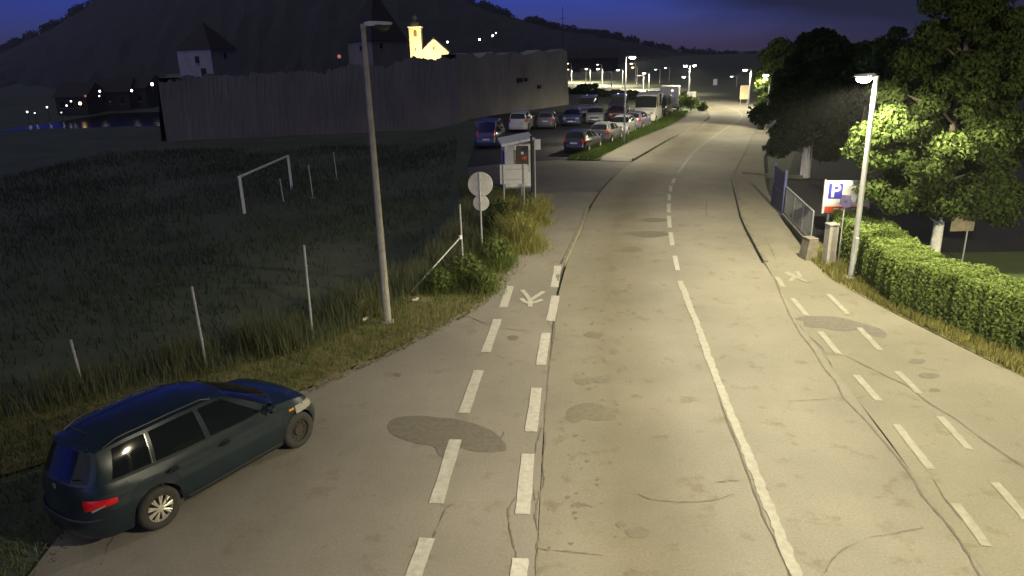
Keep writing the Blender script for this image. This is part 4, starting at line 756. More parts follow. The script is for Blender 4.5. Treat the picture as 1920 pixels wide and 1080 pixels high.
    tX = np.array([q[0] for q in top]); 
    def belt(x): return np.array((x, np.interp(x, tX[::-1], np.array([q[1] for q in top])[::-1]), np.interp(x, tX[::-1], np.array([q[2] for q in top])[::-1])))
    cols_g = []; pane = []                                # (base, top), pane id of the interval to the next column
    yA = belt(xA)[1]; nW = 6
    for k in range(nW+1):
        u = k/nW; y = yA*u; bp = np.array((xA+p.get('wbulge', .28)*(1-u**2.2), y, belt(xA)[2]+.03*(1-u*u)))
        y2 = roofy(xrf)*u; tp = np.array((xrf+.05*(1-u*u), y2, roofz(xrf)+rc*(1-u*u))); cols_g.append((bp, tp)); pane.append('windscreen' if k < nW else None)
    if True:
        segs = p['win']                                  # list of (xb0, xb1, xt0, xt1)
        last = (xA, xrf); xD = p['xD']
        seq = []
        for i, s_ in enumerate(segs): seq += [((s_[0], s_[2]), None), ((s_[1], s_[3]), 'side_window%d' % i)]
        seq.append(((xD, xrr), None))
        pane[-1] = None
        for (xb, xt), cls in seq:
            n_ = 4
            pane[-1] = cls
            for k in range(1, n_+1):
                u = k/n_; a = last[0]+(xb-last[0])*u; b_ = last[1]+(xt-last[1])*u
                cols_g.append((belt(a), np.array((b_, roofy(b_), roofz(b_))))); pane.append(cls)
            last = (xb, xt)
        rear_c = [c for c in range(len(cols)) if top[c][0] < xD-1e-4]; yD = top[rear_c[0]][1]
        pane[-1] = None
        for j, c in enumerate(rear_c):
            u = max(0, top[c][1]/yD); y2 = roofy(xrr)*u; cols_g.append((top[c], np.array((xrr-.04*(1-u*u), y2, roofz(xrr)+rc*(1-u*u))))); pane.append('rear_window' if u < .93 else None)
    uu = [0, .07, .35, .65, .91, 1]; nu = len(uu); gv = []
    for i, (bp, tp) in enumerate(cols_g):
        for u in uu:
            q = bp*(1-u)+tp*u; bow = p.get('bow', .03)*math.sin(math.pi*u); sx = 1 if i <= nW else 0
            q = q+np.array((bow*(1 if i < nW else 0), bow*(min(1, q[1]/.3)), bow*.4*sx)); gv.append(q)
    pf = []; panes = {}
    for i in range(len(cols_g)-1):
        for r_ in range(nu-1):
            q = (i*nu+r_, (i+1)*nu+r_, (i+1)*nu+r_+1, i*nu+r_+1)
            if pane[i] and 0 < r_ < nu-2: panes.setdefault(pane[i], []).append(q)
            else: pf.append(q)
    body.add(*mirror(gv, pf))
    rv = []; rf = []; nX = 14; nk = 7
    for i in range(nX+1):
        x = xrf+(xrr-xrf)*i/nX
        for k in range(nk): u = 1-k/(nk-1); ex = (.05 if i == 0 else (-.04 if i == nX else 0))*(1-u*u); rv.append((x+ex, roofy(x)*u, roofz(x)+rc*(1-u*u)))
    for i in range(nX):
        for k in range(nk-1): rf.append((i*nk+k, (i+1)*nk+k, (i+1)*nk+k+1, i*nk+k+1))
    body.add(*mirror(rv, rf))
    # undertray and wheel wells
    body.build('body', paint, t, smooth=True)
    MB().box((.05 if hero else 0, 0, .33), (L*(.78 if hero else .9), W*(.72 if hero else .78), .3), 0, .05).build('underbody', M['dark'], t)
    g_off = .004
    for nm, fc in panes.items():
        idx = sorted({i for q in fc for i in q}); mp_ = {i: k for k, i in enumerate(idx)}; pv = [tuple(gv[i]) for i in idx]; pfc = [tuple(mp_[i] for i in q) for q in fc]
        if nm.startswith('side'):
            for s_ in (1, -1): mk('side_window', [(q[0], s_*(q[1]-.006), q[2]) for q in pv], pfc if s_ > 0 else [tuple(reversed(q)) for q in pfc], M['glass'], t, smooth=True)
        else: mk(nm, *mirror(pv, pfc), M['glass'], t, smooth=True)
    def patch(nm, c0, c1, z0, z1, mat, off=.012, sides=(1, -1), parent=None, n=8, shape=None, m=3, label=None):
        for s_ in sides:
            v = []; f = []
            for i in range(n+1):
                c = c0+(c1-c0)*i/n; lo, hi = (z0, z1) if shape is None else shape(i/n)
                for k in range(m+1):
                    q = S(c, lo+(hi-lo)*k/m, off*(1 if (0 < i < n and 0 < k < m) else .35)); v.append((q[0], s_*q[1], q[2]))
            for i in range(n):
                for k in range(m): f.append((i*(m+1)+k, (i+1)*(m+1)+k, (i+1)*(m+1)+k+1, i*(m+1)+k+1))
            o = mk(nm, v, f if s_ > 0 else [tuple(reversed(q)) for q in f], mat, parent or t, smooth=True)
        return o
    NC = len(cols)-1; zt_f = p['top'][0][1]; zr_ = p['top'][-1][1]
    hl = p.get('head', (3.5, 8.5, .62, .78)); tl = p.get('tailc', (5, 14, .70, .92)); sc_ = nf/12
    patch('headlight', hl[0]*sc_, hl[1]*sc_+ (3 if hero else 0), hl[2], hl[3], M['lens'], .015, shape=lambda u: (hl[2]+.05*u, hl[3]+.07*u))
    ext = 1.0 if hero else 2
    patch('tail_light', NC-(tl[1]*sc_+(ext if hero else 0)), NC-tl[0]*sc_, tl[2], tl[3], M['tail'] if not lit_tail else lit_tail, .022, shape=lambda u: (tl[2]+.05*(1-u), tl[3]-.035*(1-u)**2))
    if hero: patch('reverse_light', NC-(tl[1]*sc_+ext-1.5), NC-tl[0]*sc_-1.5, tl[2]-.035, tl[2]+.02, M['lens'], .022, shape=lambda u: (tl[2]-.02+.08*(1-u), tl[2]+.012+.08*(1-u)))
    patch('grille', 0, 3.2*sc_, zt_f-.17, zt_f-.06, M['dark'], .01); patch('lower_grille', 0, 5*sc_, .28, .40, M['dark'], .01)
    if plate:
        for x, s_ in ((L/2+.012, 1), (-L/2-.012 - 0, -1)):
            z = .47 if s_ > 0 else p.get('pz', .82); xx = S(0 if s_ > 0 else NC, z)[0]+s_*.018; MB().box((xx, 0, z), (.014, .5, .11), 0, .004).build('number_plate', M['plate'], t)
    patch('bumper_strip', NC-9*sc_, NC, .50, .545, M['dark'], .012) if hero else None
    for xw, front in ((p['xf'], True), (p['xr'], False)):
        for s_ in (1, -1):
            yw = s_*(W/2-.115); h = .1
            tyre = MB().lathe([(rw*.62, -h*.9), (rw*.8, -h), (rw*.95, -h*.95), (rw, -h*.6), (rw, h*.6), (rw*.95, h*.95), (rw*.8, h), (rw*.64, h*.92), (rw*.62, h*.5)], 30 if hero else 16, 'y', cap=False).build('wheel', M['tyre'], t, (xw, yw, rw), smooth=True)
            rm = M['steelrim'] if (hero and front) else M['rim']; rb = MB(); yo = s_*h*.55
            rb.lathe([(rw*.66, yo*.6), (rw*.66, yo*1.25), (rw*.60, yo*1.35), (rw*.57, yo*.9), (.03, yo*.7)] if s_ > 0 else [(.03, yo*.7), (rw*.57, yo*.9), (rw*.60, yo*1.35), (rw*.66, yo*1.25), (rw*.66, yo*.6)], 28 if hero else 14, 'y', cap=False)
            if hero and not front:
                for k in range(9):
                    for e_ in (-.11, .11):
                        a = 2*math.pi*k/9; b0 = Vector((math.cos(a)*rw*.13, yo*1.4, math.sin(a)*rw*.13)); b1 = Vector((math.cos(a+e_)*rw*.6, yo*1.3, math.sin(a+e_)*rw*.6)); rb.tube([b0, b1], [.013, .016], 5)
                rb.lathe([(rw*.17, yo*1.1), (rw*.17, yo*1.55), (.02, yo*1.65)], 16, 'y')
                MB().lathe([(.02, yo*.95), (rw*.57, yo*.95)], 24, 'y').build('brake_shade_disc', M['dark'], tyre)  # dark disc behind the spokes, standing in for the shade inside
            elif hero:
                rb.lathe([(rw*.3, yo*1.0), (rw*.26, yo*1.5), (.05, yo*1.5)], 18, 'y')
                for k in range(10): a = 2*math.pi*k/10; rb.lathe([(.018, yo*1.05), (.016, yo*1.2)], 8, 'y', (math.cos(a)*rw*.44, 0, math.sin(a)*rw*.44))
            else:
                for k in range(5): a = 2*math.pi*k/5; rb.tube([(math.cos(a)*.03, yo*1.3, math.sin(a)*.03), (math.cos(a)*rw*.6, yo*1.25, math.sin(a)*rw*.6)], .03, 5)
            rb.build('rim', rm, tyre, smooth=False)
    # mirrors
    for s_ in (1, -1):
        bA = belt(xA-.12); MB().box((bA[0]-.02, s_*(bA[1]+.13), bA[2]+.07), (.13, .2, .14), s_*.2, .045).build('wing_mirror', paint, t)
    if hero:
        for xd in p['seams']:                            # door gaps
            c = col_at(xd)
            for s_ in (1, -1):
                v = []; zs = np.linspace(max(.26, .26), belt(xd)[2]-.004, 12)
                for z in zs:
                    for e in (-.005, .005): q = S(c+e/step, z, .0022); v.append((q[0], s_*q[1], q[2]))
                mk('door_gap', v, [(2*i, 2*i+1, 2*i+3, 2*i+2) for i in range(11)], M['dark'], t)
        for xh in p['handles']:
            for s_ in (1, -1):
                q = S(col_at(xh), .80, .03); hd = MB().box((q[0], s_*q[1], .80), (.2, .03, .035), 0, .012).build('door_handle', paint, t); MB().box((q[0]+.02, s_*(q[1]-.022), .80), (.13, .02, .075), 0, .01).build('handle_cup', M['dark'], hd)
        for s_ in (1, -1):
            rl = [(x, s_*(roofy(x)-.015), roofz(x)+.055-(.05 if i in (0, 9) else 0)) for i, x in enumerate(np.linspace(xrf-.25, xrr+.12, 10))]; MB().tube(rl, .016, 6).build('roof_rail', M['blackm'], t)
            cr0, cr1 = col_at(xA), col_at(p['win'][-1][1]-.02); v = []
            for i in range(31):
                x = xA-.15+(p['win'][-1][1]-xA+.15)*i/30; b_ = belt(x)
                for dz, o_ in ((-.008, .008), (.012, .004)): v.append((x, s_*(b_[1]+o_), b_[2]+dz))
            mk('belt_trim', v, [(2*i, 2*i+1, 2*i+3, 2*i+2) for i in range(30)], M['blackm'], t)
            v = []
            for i in range(25):                           # sill moulding
                x = p['xf']-.42+(p['xr']+.42-p['xf']+.42)*i/24
                for z, o_ in ((.225, .02), (.285, .026), (.30, .004)): q = S(col_at(x), z, o_); v.append((q[0], s_*q[1], q[2]))
            mk('sill_trim', v, [(3*i+k, 3*i+k+1, 3*i+k+4, 3*i+k+3) for i in range(24) for k in range(2)], M['dark'], t)
        for i, (a, b_) in enumerate(zip(p['win'], p['win'][1:])):
            for s_ in (1, -1):
                xm, xt = b_[0]+.012, b_[2]+.012; q0, q1 = belt(xm), np.array((xt, roofy(xt), roofz(xt))); k0, k1 = q0*.92+q1*.08, q0*.1+q1*.9
                MB().tube([(k0[0], s_*(k0[1]+.012), k0[2]), ((k0[0]+k1[0])/2, s_*((k0[1]+k1[1])/2+.036), (k0[2]+k1[2])/2), (k1[0], s_*(k1[1]+.014), k1[2])], .011 if i else .008, 6).build('window_divider', M['chrome'] if i else M['blackm'], t)
        MB().tube([(xrr+.22, 0, roofz(xrr)+rc), (xrr+.02, 0, roofz(xrr)+rc+.22)], [.008, .004], 5).build('aerial', M['blackm'], t)
        MB().box((xrr-.045, 0, roofz(xrr)+.03), (.12, roofy(xrr)*1.5, .03), 0, .012).build('rear_spoiler', paint, t)
        tw = top[-1]; MB().tube([(tw[0]-.03, .0, tw[2]+.03), (tw[0]+.02, -.42, tw[2]+.12)], .01, 5).build('rear_wiper', M['dark'], t)
        MB().lathe([(.045, 0), (.05, -.008), (.03, -.016)], 14, 'x', (S(NC, .93)[0]-.008, 0, .93)).build('badge', M['chrome'], t)
        patch('indicator', 13.2, 15.5, .74, .78, M['amber'], .008)
    return t
ESTATE = dict(L=4.28, W=1.74, rw=.317, xf=1.42, xr=-1.158, cf=.72, cr=.52, rexp=2.7, xA=.98, xrf=.30, xrr=-1.72, xD=-1.80, wbulge=.30,
    top=[(2.14, .70), (1.9, .78), (1.5, .89), (1.0, .955), (.5, .925), (-.6, .95), (-1.7, .985), (-2.0, 1.0), (-2.14, 1.0)], roof=[(.30, 1.39), (0, 1.445), (-.6, 1.465), (-1.3, 1.445), (-1.78, 1.385)], ry=(.54, .585, .50), rcrown=.045,
    win=[(.80, -.17, .16, -.22), (-.27, -1.05, -.30, -1.0), (-1.12, -1.66, -1.07, -1.50)], seams=[.86, -.22, -1.06], handles=[-.02, -.88], head=(4.2, 9.5, .60, .72), tailc=(5.6, 10.6, .66, .82), pz=.60)
HATCH = dict(L=4.1, W=1.74, rw=.31, xf=1.28, xr=-1.25, cf=.6, cr=.36, xA=.85, xrf=.2, xrr=-1.55, xD=-1.72, top=[(2.05, .72), (1.7, .82), (.9, .95), (.4, .93), (-1.5, 1.0), (-2.05, 1.02)], roof=[(.2, 1.38), (-.5, 1.46), (-1.55, 1.38)], ry=(.54, .58, .52),
    win=[(.68, -.2, .1, -.22), (-.3, -1.25, -.3, -1.1)], head=(4, 9, .62, .76), tailc=(5, 13, .74, .98), pz=.72)
SUV = dict(L=4.4, W=1.84, rw=.36, xf=1.36, xr=-1.3, cf=.55, cr=.3, xA=.9, xrf=.3, xrr=-1.85, xD=-1.95, sill=.3, top=[(2.2, .85), (1.8, .97), (.95, 1.06), (.4, 1.04), (-1.7, 1.1), (-2.2, 1.12)], roof=[(.3, 1.58), (-.5, 1.66), (-1.85, 1.58)], ry=(.58, .62, .58),
    win=[(.72, -.2, .2, -.22), (-.3, -1.15, -.3, -1.1), (-1.25, -1.8, -1.2, -1.7)], head=(4, 9, .74, .9), tailc=(6, 14, .85, 1.1), pz=.85)
VAN = dict(L=4.9, W=1.92, rw=.33, xf=1.62, xr=-1.4, cf=.5, cr=.22, xA=1.5, xrf=.95, xrr=-2.25, xD=-2.3, sill=.25, top=[(2.45, .85), (2.1, 1.0), (1.55, 1.14), (1.0, 1.1), (-2.0, 1.12), (-2.45, 1.12)], roof=[(.95, 1.86), (0, 1.95), (-2.25, 1.92)], ry=(.70, .74, .74),
    win=[(1.3, .5, .85, .5), (.35, -.7, .35, -.7), (-.85, -2.1, -.85, -2.1)], head=(4, 9, .75, .92), tailc=(5, 10, .85, 1.3), pz=.7, wbulge=.2)
BOXVAN = dict(L=5.6, W=2.15, rw=.34, xf=1.9, xr=-1.5, cf=.45, cr=.3, xA=1.9, xrf=1.3, xrr=-2.55, xD=-2.58, sill=.3, top=[(2.8, .95), (2.4, 1.12), (1.95, 1.3), (1.3, 1.3), (-2.4, 1.32), (-2.8, 1.32)], roof=[(1.3, 2.45), (0, 2.62), (-2.55, 2.6)], ry=(.92, .98, .98), rcrown=.07,
    win=[(1.7, 1.0, 1.2, .9), (.2, -.9, .2, -.9)], head=(4, 9, .85, 1.02), tailc=(5, 10, .8, 1.1), pz=.7, wbulge=.2)
def paint(name, c, rough=.28, var=.12): return pm(name, c, rough, .0, var=var, scale=3, coat=.6)
PT = dict(hero=pm('dark_blue_car_paint', (.010, .020, .027), .3, .1, var=.15, scale=3, coat=.35), black=paint('black_car_paint', (.02, .02, .022)), white=paint('white_car_paint', (.55, .54, .52)), silver=paint('silver_car_paint', (.33, .33, .34)), bluev=paint('blue_car_paint', (.06, .07, .22)), dkblue=paint('navy_van_paint', (.03, .035, .10)), grey=paint('grey_car_paint', (.12, .12, .13)), violet=paint('violet_grey_car_paint', (.16, .15, .22)), cream=paint('cream_motorhome_paint', (.62, .61, .55), .4), red=paint('dark_red_car_paint', (.12, .02, .02)))
hd = R(57.5); wc = np.array(G(307, 988)); lx, ly = ESTATE['xr'], -(ESTATE['W']/2-.06); cs, sn = math.cos(hd), math.sin(hd)
make_car('parked_estate_car', 'dark blue estate car parked at the lower left on the verge', (wc[0]-(lx*cs-ly*sn), wc[1]-(lx*sn+ly*cs), .006), hd, ESTATE, PT['hero'], hero=True, plate=False)
TL = pm('bright_tail_light', (.75, .03, .03), .2)
grp = 'cars in the car park'
for (x, y, a, spec, pt_, lb, ct, nm) in [
    (5.1, 49.6, 66, HATCH, 'black', 'black hatchback with red tail lights and pale plate nearest in the car park', 'car', 'parked_car'), (7.3, 54.4, 66, HATCH, 'grey', 'dark grey car parked just behind the nearest black hatchback', 'car', 'parked_car'),
    (9.2, 59.2, 248, HATCH, 'silver', 'silver car facing the camera beside the verge lamp pole', 'car', 'parked_car'), (11.2, 63.6, 66, HATCH, 'violet', 'violet grey car half hidden behind the verge lamp pole', 'car', 'parked_car'),
    (13.3, 69.5, 250, BOXVAN, 'cream', 'white motorhome standing beside the verge in the car park', 'motorhome', 'motorhome'), (15.6, 75.2, 248, VAN, 'black', 'dark van parked right behind the motorhome', 'van', 'parked_van'),
    (1.2, 64.3, 80, SUV, 'white', 'white sport utility car seen from behind, above the kiosk roof', 'car', 'parked_car'), (3.6, 66.2, 80, HATCH, 'grey', 'grey car parked to the right of the white sport utility car', 'car', 'parked_car'),
    (6.0, 68.2, 260, HATCH, 'bluev', 'blue car in the back row facing the camera', 'car', 'parked_car'), (8.3, 69.6, 260, HATCH, 'silver', 'silver grey car right of the blue car in the back row', 'car', 'parked_car'), (8.6, 78.6, 255, VAN, 'violet', 'pale violet van in the last row left', 'van', 'parked_van'), (12.0, 79.6, 255, VAN, 'dkblue', 'navy van in the last row right', 'van', 'parked_van'),
    (-1.3, 53.8, 84, VAN, 'dkblue', 'navy van in the shadow behind the kiosk', 'van', 'parked_van'), (10.6, 71.2, 260, HATCH, 'red', 'dark red car between the back row and the motorhome', 'car', 'parked_car')]:
    make_car(nm, lb, (x, y, -.008), R(a), spec, PT[pt_], grp, lit_tail=TL if 'red tail' in lb else False, cat=ct)
p = AT(1259, 196, 82.0); t = thing('box_trailer', 'grey box trailer with a small lamp left of the far board', 'trailer', (p.x-.2, 82.0, -.01), R(75))
MB().box((0, 0, 1.55), (3.4, 2.0, 2.1), 0, .06).build('box', M['sign_back'], t); MB().box((0, 0, .45), (3.5, 1.7, .12), 0, .02).build('chassis', M['dark'], t); MB().tube([(1.7, 0, .45), (2.8, 0, .42)], .05, 8).build('drawbar', M['dark'], t)
for s_ in (1, -1): wv = MB().lathe([(.2, -.09), (.3, -.09), (.32, 0), (.3, .09), (.2, .09)], 14, 'y').build('wheel', M['tyre'], t, (-.2, s_*.92, .32)); MB().lathe([(.19, -.07), (.19, .07)], 12, 'y').build('rim', M['rim'], wv)
for s_ in (1, -1): MB().box((-1.72, s_*.8, .75), (.04, .2, .1), 0, .008).build('tail_light', M['tail'], t)
MB().box((-1.72, -.3, 2.2), (.06, .18, .12), 0, .01).build('marker_lamp', M['lamp_dim'], t)

# ------------------------------------------------------------------ castle, church, hill
W1, W2, W3 = Vector((-32.7, 70.5, 0)), Vector((-5.1, 76.4, 0)), Vector((7.8, 96.5, 0)); zA, zB, zC = AT(330, 150, 70.5).z, AT(860, 107, 76.4).z, AT(1063, 95, 96.5).z
cas = thing('castle_wall', 'long high stone castle wall behind the field', 'castle wall', (0, 0, 0))
def wall_face(name, a, b, za, zb, n, rel, mat, batter=.6):
    d = (b-a).normalized(); nn = Vector((d.y, -d.x, 0)); v = []; f = []; rows = 7; ph = [random.uniform(0, 6) for _ in range(4)]; rl_ = np.interp(np.linspace(0, 1, n+1), np.sort(rng.uniform(0, 1, max(4, n//4))), rng.normal(0, 1.1, max(4, n//4)))
    for i in range(n+1):
        u = i/n; p_ = a.lerp(b, u); zt_ = za+(zb-za)*u+random.uniform(-.13, .13)+.10*math.sin(u*9)+.2*rl_[i]*(1 if n > 40 else .4); o_ = rel*(rl_[i]+.4*math.sin(u*60+ph[0]))
        for r_ in range(rows): w_ = r_/(rows-1); z = -1.4+(zt_+1.4)*w_; q = p_+nn*(batter*(1-w_)+o_*math.sin(math.pi*min(1, w_*1.1+.1))+random.uniform(-.03, .03)); v.append((q.x, q.y, z))
        q = p_-nn*1.8; v.append((q.x, q.y, zt_-.02)); v.append((q.x, q.y, -1.4))
    k = rows+2
    for i in range(n):
        for r_ in range(k-1): f.append((i*k+r_, (i+1)*k+r_, (i+1)*k+r_+1, i*k+r_+1))
    return mk(name, v, f, mat, cas)
wall_face('field_face', W1, W2+Vector((.25, 0, 0)), zA-.1, zB, 150, .03, M['wall']); wall_face('car_park_face', W2, W3, zB+.05, zC, 60, .02, M['wall2'], .35); wall_face('end_face', Vector((-43, 96, 0)), W1, zA, zA, 30, .05, M['wall'])
for px, py, w_, h_ in [(985, 150, .9, .5), (1032, 162, .6, .4), (1000, 149, .4, .35)]:
    u = (px-860)/(1063-860); q = W2.lerp(W3, u*.8); z = AT(px, py, q.y).z; dd = (W3-W2).normalized(); nn = Vector((dd.y, -dd.x, 0)); q = q+nn*.3; MB().box((q.x, q.y, z), (w_, .3, h_), math.atan2(dd.y, dd.x)).build('embrasure', M['slit'], cas)
def block(name, label, pxs, Y, ztop_px, zbot, roofpx, mat, wins):
    P = [AT(px, 120, y_) for px, y_ in pxs]; zt_ = AT(pxs[1][0], ztop_px, pxs[1][1]).z; back = P[0]+P[2]-P[1]; poly = [(q.x, q.y) for q in (P[0], P[1], P[2], back)]
    t = thing(name, label, 'building', (0, 0, 0)); MB().prism(poly, zbot, zt_).build('wall', mat, t)
    cx = sum(q[0] for q in poly)/4; cy = sum(q[1] for q in poly)/4; ap = AT(*roofpx, cy); ov = [(cx+(x-cx)*1.08, cy+(y-cy)*1.08, zt_+.01) for x, y in poly]
    MB().add(ov+[(cx, cy, ap.z)], [(0, 1, 4), (1, 2, 4), (2, 3, 4), (3, 0, 4), (3, 2, 1, 0)]).build('roof', M['roof'], t)
    for px, py, w_, h_ in wins:
        s_ = 0 if px < pxs[1][0] else 1; a, b_ = P[s_], P[s_+1]; 
        u = (px-pxs[s_][0])/(pxs[s_+1][0]-pxs[s_][0]); q = a.lerp(b_, u); z = AT(px, py, q.y).z; d = (b_-a).normalized(); w_o = MB().box((q.x, q.y, z), (w_, .16, h_), math.atan2(d.y, d.x)).build('window', M['slit'], t)
        MB().box((q.x, q.y, z-h_/2-.06), (w_*1.25, .3, .08), math.atan2(d.y, d.x)).build('sill', mat, w_o)
    return t
block('castle_house', 'pale castle tower house with dark windows above the left end of the wall', [(335, 88), (398, 84), (446, 90)], 84, 92, 1.0, (398, 40), M['render'], [(372, 112, .75, .75), (381, 138, .9, 1.15), (423, 104, .45, .7)])
block('castle_keep', 'dim castle keep with steep roof behind the lamp post', [(655, 99), (700, 93), (764, 101)], 95, 76, 1.0, (708, -22), M['wall2'], [(716, 86, .6, .6), (680, 90, .5, .6)])
b = AT(1055, 100, 101); t = thing('mast', 'thin tall mast above the castle corner', 'mast', (b.x, 101, 0)); zt = AT(1053, 12, 101).z; MB().tube([(0, 0, 0), (0, 0, zt)], [.07, .03], 6).build('pole', M['blackm'], t); MB().tube([(-.5, 0, zt*.88), (.5, 0, zt*.88)], .025, 6).build('crossarm', M['blackm'], t)
# church
Yc = 250.0; s_ = Yc/CF; ch = thing('church', 'floodlit yellow church with square tower and gabled front', 'church', (0, 0, 0)); A = lambda px, py: AT(px, py, Yc)
zb = A(780, 116).z-3; tl_, tr_ = A(768, 80).x, A(790, 80).x; tzt = A(778, 52).z; tw = tr_-tl_; tcx = (tl_+tr_)/2
MB().box((tcx, Yc+tw/2, (zb+tzt)/2), (tw, tw, tzt-zb)).build('tower', M['church'], ch); MB().box((tcx, Yc+tw/2, tzt+.25), (tw*1.22, tw*1.22, .55), 0, .15).build('cornice', M['church_trim'], ch); MB().box((tcx, Yc+tw/2, tzt-.55), (tw*1.06, tw*1.06, .25), 0, .05).build('string_course', M['church_trim'], ch)
MB().lathe([(tw*.55, tzt+.5), (tw*.6, tzt+1.1), (tw*.42, tzt+2.0), (tw*.2, tzt+2.6), (tw*.26, tzt+3.1), (tw*.12, tzt+3.7), (.05, tzt+5.2)], 16, c=(tcx, Yc+tw/2, 0)).build('onion_dome', M['roof'], ch, smooth=True)
def arch(px, py, w_, h_, nm):
    q = A(px, py); P = [(-w_/2, -h_/2), (w_/2, -h_/2), (w_/2, h_/2-w_/2)]+[(w_/2*math.cos(a), h_/2-w_/2+w_/2*math.sin(a)) for a in np.linspace(.3, 2.84, 7)]+[(-w_/2, h_/2-w_/2)]; n = len(P)
    v = [(q.x+x, Yc-.12, q.z+z) for x, z in P]+[(q.x+x, Yc+.2, q.z+z) for x, z in P]; return mk(nm, v, [tuple(range(n-1, -1, -1)), tuple(range(n, 2*n))]+[(i, (i+1) % n, n+(i+1) % n, n+i) for i in range(n)], pm('louvre_brown', (.22, .15, .06), .9), ch)
arch(778.5, 62.5, 1.05, 2.0, 'window'); arch(779, 92, .5, 1.0, 'window'); arch(812.5, 91, .55, .9, 'window')
gl_, gr_, gz0, gzt = A(786, 100).x, A(841, 99).x, A(812, 100).z, A(812.5, 74).z; gx = A(812.5, 74).x
gp = [(gl_, zb), (gr_-.3, zb), (gr_-.3, gz0), (gr_, gz0), (gx, gzt), (gl_, gz0)]; Yg = Yc+1.2; n = len(gp)
mk('gable_front', [(x, Yg, z) for x, z in gp]+[(x, Yg+14, z) for x, z in gp], [tuple(range(n-1, -1, -1)), tuple(range(n, 2*n))]+[(i, (i+1) % n, n+(i+1) % n, n+i) for i in range(n)], M['church'], ch)
rf = [(gl_-.5, gz0+.1), (gx, gzt+.5), (gr_+.5, gz0+.1)]; mk('roof', [(x, Yg+.3, z) for x, z in rf]+[(x, Yg+14.5, z) for x, z in rf]+[(x, Yg+.3, z+.3) for x, z in rf]+[(x, Yg+14.5, z+.3) for x, z in rf], [(0, 1, 4, 3), (1, 2, 5, 4), (6, 9, 10, 7), (7, 10, 11, 8), (0, 6, 7, 1), (1, 7, 8, 2), (3, 4, 10, 9), (4, 5, 11, 10)], M['roof'], ch)
MB().box(((gl_+gr_)/2, Yg-.1, gz0), (gr_-gl_, .3, .4)).build('moulding', M['church_trim'], ch)
for a_, b_ in (((gl_, gz0), (gx, gzt)), ((gr_, gz0), (gx, gzt))): MB().tube([(a_[0], Yg-.1, a_[1]), (b_[0], Yg-.1, b_[1])], .28, 6).build('gable_trim', M['church_trim'], ch)
for px in (802, 822): q = A(px, 92); MB().box((q.x, Yg-.06, (gz0+q.z)/2-1), (.35, .2, q.z-gz0+5)).build('pilaster', M['church_trim'], ch)
for px, lb in ((775, 'small floodlight on the ground below the church tower'), (815, 'small floodlight on the ground below the church gable')):
    q = AT(px, 118, 236); t = thing('floodlight', lb, 'floodlight', (q.x, 236, q.z-1.0), 0, 'church floodlights'); MB().box((0, 0, .5), (.5, .3, .4), 0, .05).build('housing', M['blackm'], t); MB().tube([(0, 0, -.8), (0, 0, .35)], .05, 6).build('stand', M['blackm'], t); MB().box((0, .16, .52), (.4, .03, .3)).build('lens', M['lamp_dim'], t)
    l = bpy.data.lights.new('flood_light', 'SPOT'); l.energy = 8500; l.spot_size = R(75); l.spot_blend = .6; l.color = (1, .86, .50); l.shadow_soft_size = .2; o = bpy.data.objects.new('flood_light', l); C.objects.link(o); o.parent = t; o.location = (0, .3, .55); o.rotation_euler = (R(112), 0, 0)
for px, py, s_, lb in [(793, 113, 1.2, 'dark shrub hiding the foot of the church between tower and gable'), (830, 112, 1.5, 'dark shrub hiding the right foot of the church'), (846, 114, 1.6, 'dark shrub at the right of the church')]:
    q = AT(px, py, 232); t = thing('shrub', lb, 'shrub', (q.x, 232, q.z-1.6), 0, 'shrubs before the church'); mb = MB(); limb(mb, (0, 0, -1), (0, 0, 1.5), .1, .03); mb.build('stem', M['bark'], t); leaf_cloud('foliage', lumpy(0, 0, 1.2, s_*.9, s_*.7, 1.0, 10, .6, 1.0), 900, .5, LEAF['dark'], t)
# hill
rp = np.array([(-1400, 190), (-900, 175), (-300, 135), (0, 92), (55, 67), (110, 41), (165, 2), (300, -90), (450, -130), (600, -120), (750, -70), (890, 0), (940, 21), (1000, 36), (1050, 51), (1130, 61), (1200, 76), (1260, 91), (1330, 98), (1420, 101), (1550, 100), (1700, 95), (1950, 84), (2600, 90), (3300, 110)])
pxs = np.arange(-700, 2641, 20.); D = 620.; v = []; f = []; rows = 12; ridge = []
for px in pxs:
    r_ = AT(px, np.interp(px, rp[:, 0], rp[:, 1])+6, D); ridge.append(r_)
    for k in range(rows):
        u = k/(rows-1); q = 205+(D-205)*u; z = -2+(r_.z+2)*u**1.25+ (random.uniform(-1.2, 1.2) if 0 < k < rows-1 else 0); v.append((r_.x*q/D, q, z))
    v.append((r_.x*1.5, D*1.5, -20))
k_ = rows+1
for i in range(len(pxs)-1):
    for k in range(k_-1): f.append((i*k_+k, (i+1)*k_+k, (i+1)*k_+k+1, i*k_+k+1))
o = mk('hill', v, f, M['hill']); tag(o, kind='structure')
cl_ = []
for k in range(620):
    i = random.uniform(8, len(ridge)-18); j = int(i); u = 1.0 if k < 480 else random.uniform(.95, 1)
    r_ = ridge[j].lerp(ridge[j+1], i-j); q = 205+(D-205)*u; z = -2+(r_.z+2)*u**1.25; s_ = random.uniform(2.2, 5.0) if u > .9 else random.uniform(1.6, 3.6); cl_.append(((r_.x*q/D, q, z+s_*.25), (s_*1.2, s_, s_*.9)))
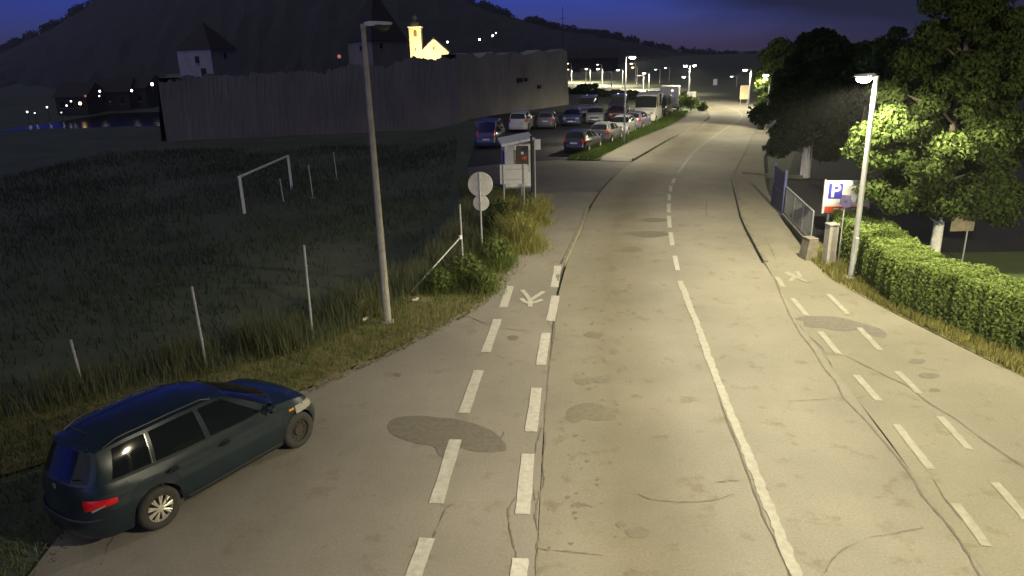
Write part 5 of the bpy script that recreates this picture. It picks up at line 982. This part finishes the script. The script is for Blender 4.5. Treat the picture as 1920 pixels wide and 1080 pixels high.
o = leaf_cloud('forest', cl_, 42000, 2.0, LEAF['forest'], None); tag(o, 'dark woodland covering the hill behind the castle and church', 'woodland', kind='stuff')
# houses on the far bank behind the small lights
for px, Y, w_, h_, lb in [(215, 165, 8, 4.2, 'dark house behind the paired lights on the far bank'), (262, 168, 9, 4.8, 'dark house left of the brightest light on the far bank'), (150, 160, 7, 3.6, 'dark house above the bright warm light on the far bank'), (1120, 235, 12, 4.5, 'dark house beyond the bridge approach left of the verge lamp'), (1075, 240, 11, 4.5, 'dark house just right of the castle corner beyond the bridge')]:
    q = AT(px, 170, Y); z0 = -3.5 if px < 500 else 0.; t = thing('far_house', lb, 'house', (q.x, Y, z0), R(random.uniform(-20, 20)), 'far dark houses'); MB().box((0, 0, h_/2), (w_, 7, h_)).build('wall', M['hill'], t)
    MB().add([(-w_/2-.4, -3.9, h_), (w_/2+.4, -3.9, h_), (w_/2+.4, 3.9, h_), (-w_/2-.4, 3.9, h_), (-w_/2-.4, 0, h_+2.8), (w_/2+.4, 0, h_+2.8)], [(0, 1, 5, 4), (2, 3, 4, 5), (0, 4, 3), (1, 2, 5), (3, 2, 1, 0)]).build('roof', M['roof'], t)
    for x in (-w_*.3, 0, w_*.3): wo = MB().box((x, -3.52, h_*.55), (.9, .1, 1.2)).build('window', M['glass'], t); MB().box((x, -3.58, h_*.55-.66), (1.1, .2, .08)).build('sill', M['concrete'], wo)

# ------------------------------------------------------------------ thin volume added to imitate lamp glare and lift the blacks
hz = MB().box((0, 390, 67), (2720, 1420, 146)).build('glare_haze', None); m = bpy.data.materials.new('glare_haze_volume'); m.use_nodes = True; t = m.node_tree
t.nodes.remove(t.nodes['Principled BSDF']); pv = t.nodes.new('ShaderNodeVolumePrincipled'); pv.inputs['Color'].default_value = (.9, .92, .95, 1); pv.inputs['Density'].default_value = .00032; pv.inputs['Anisotropy'].default_value = .3
t.links.new(pv.outputs[0], t.nodes['Material Output'].inputs['Volume']); hz.data.materials.append(m); tag(hz, 'thin added volume imitating lamp glare over the whole street', 'glare_haze', kind='stuff')
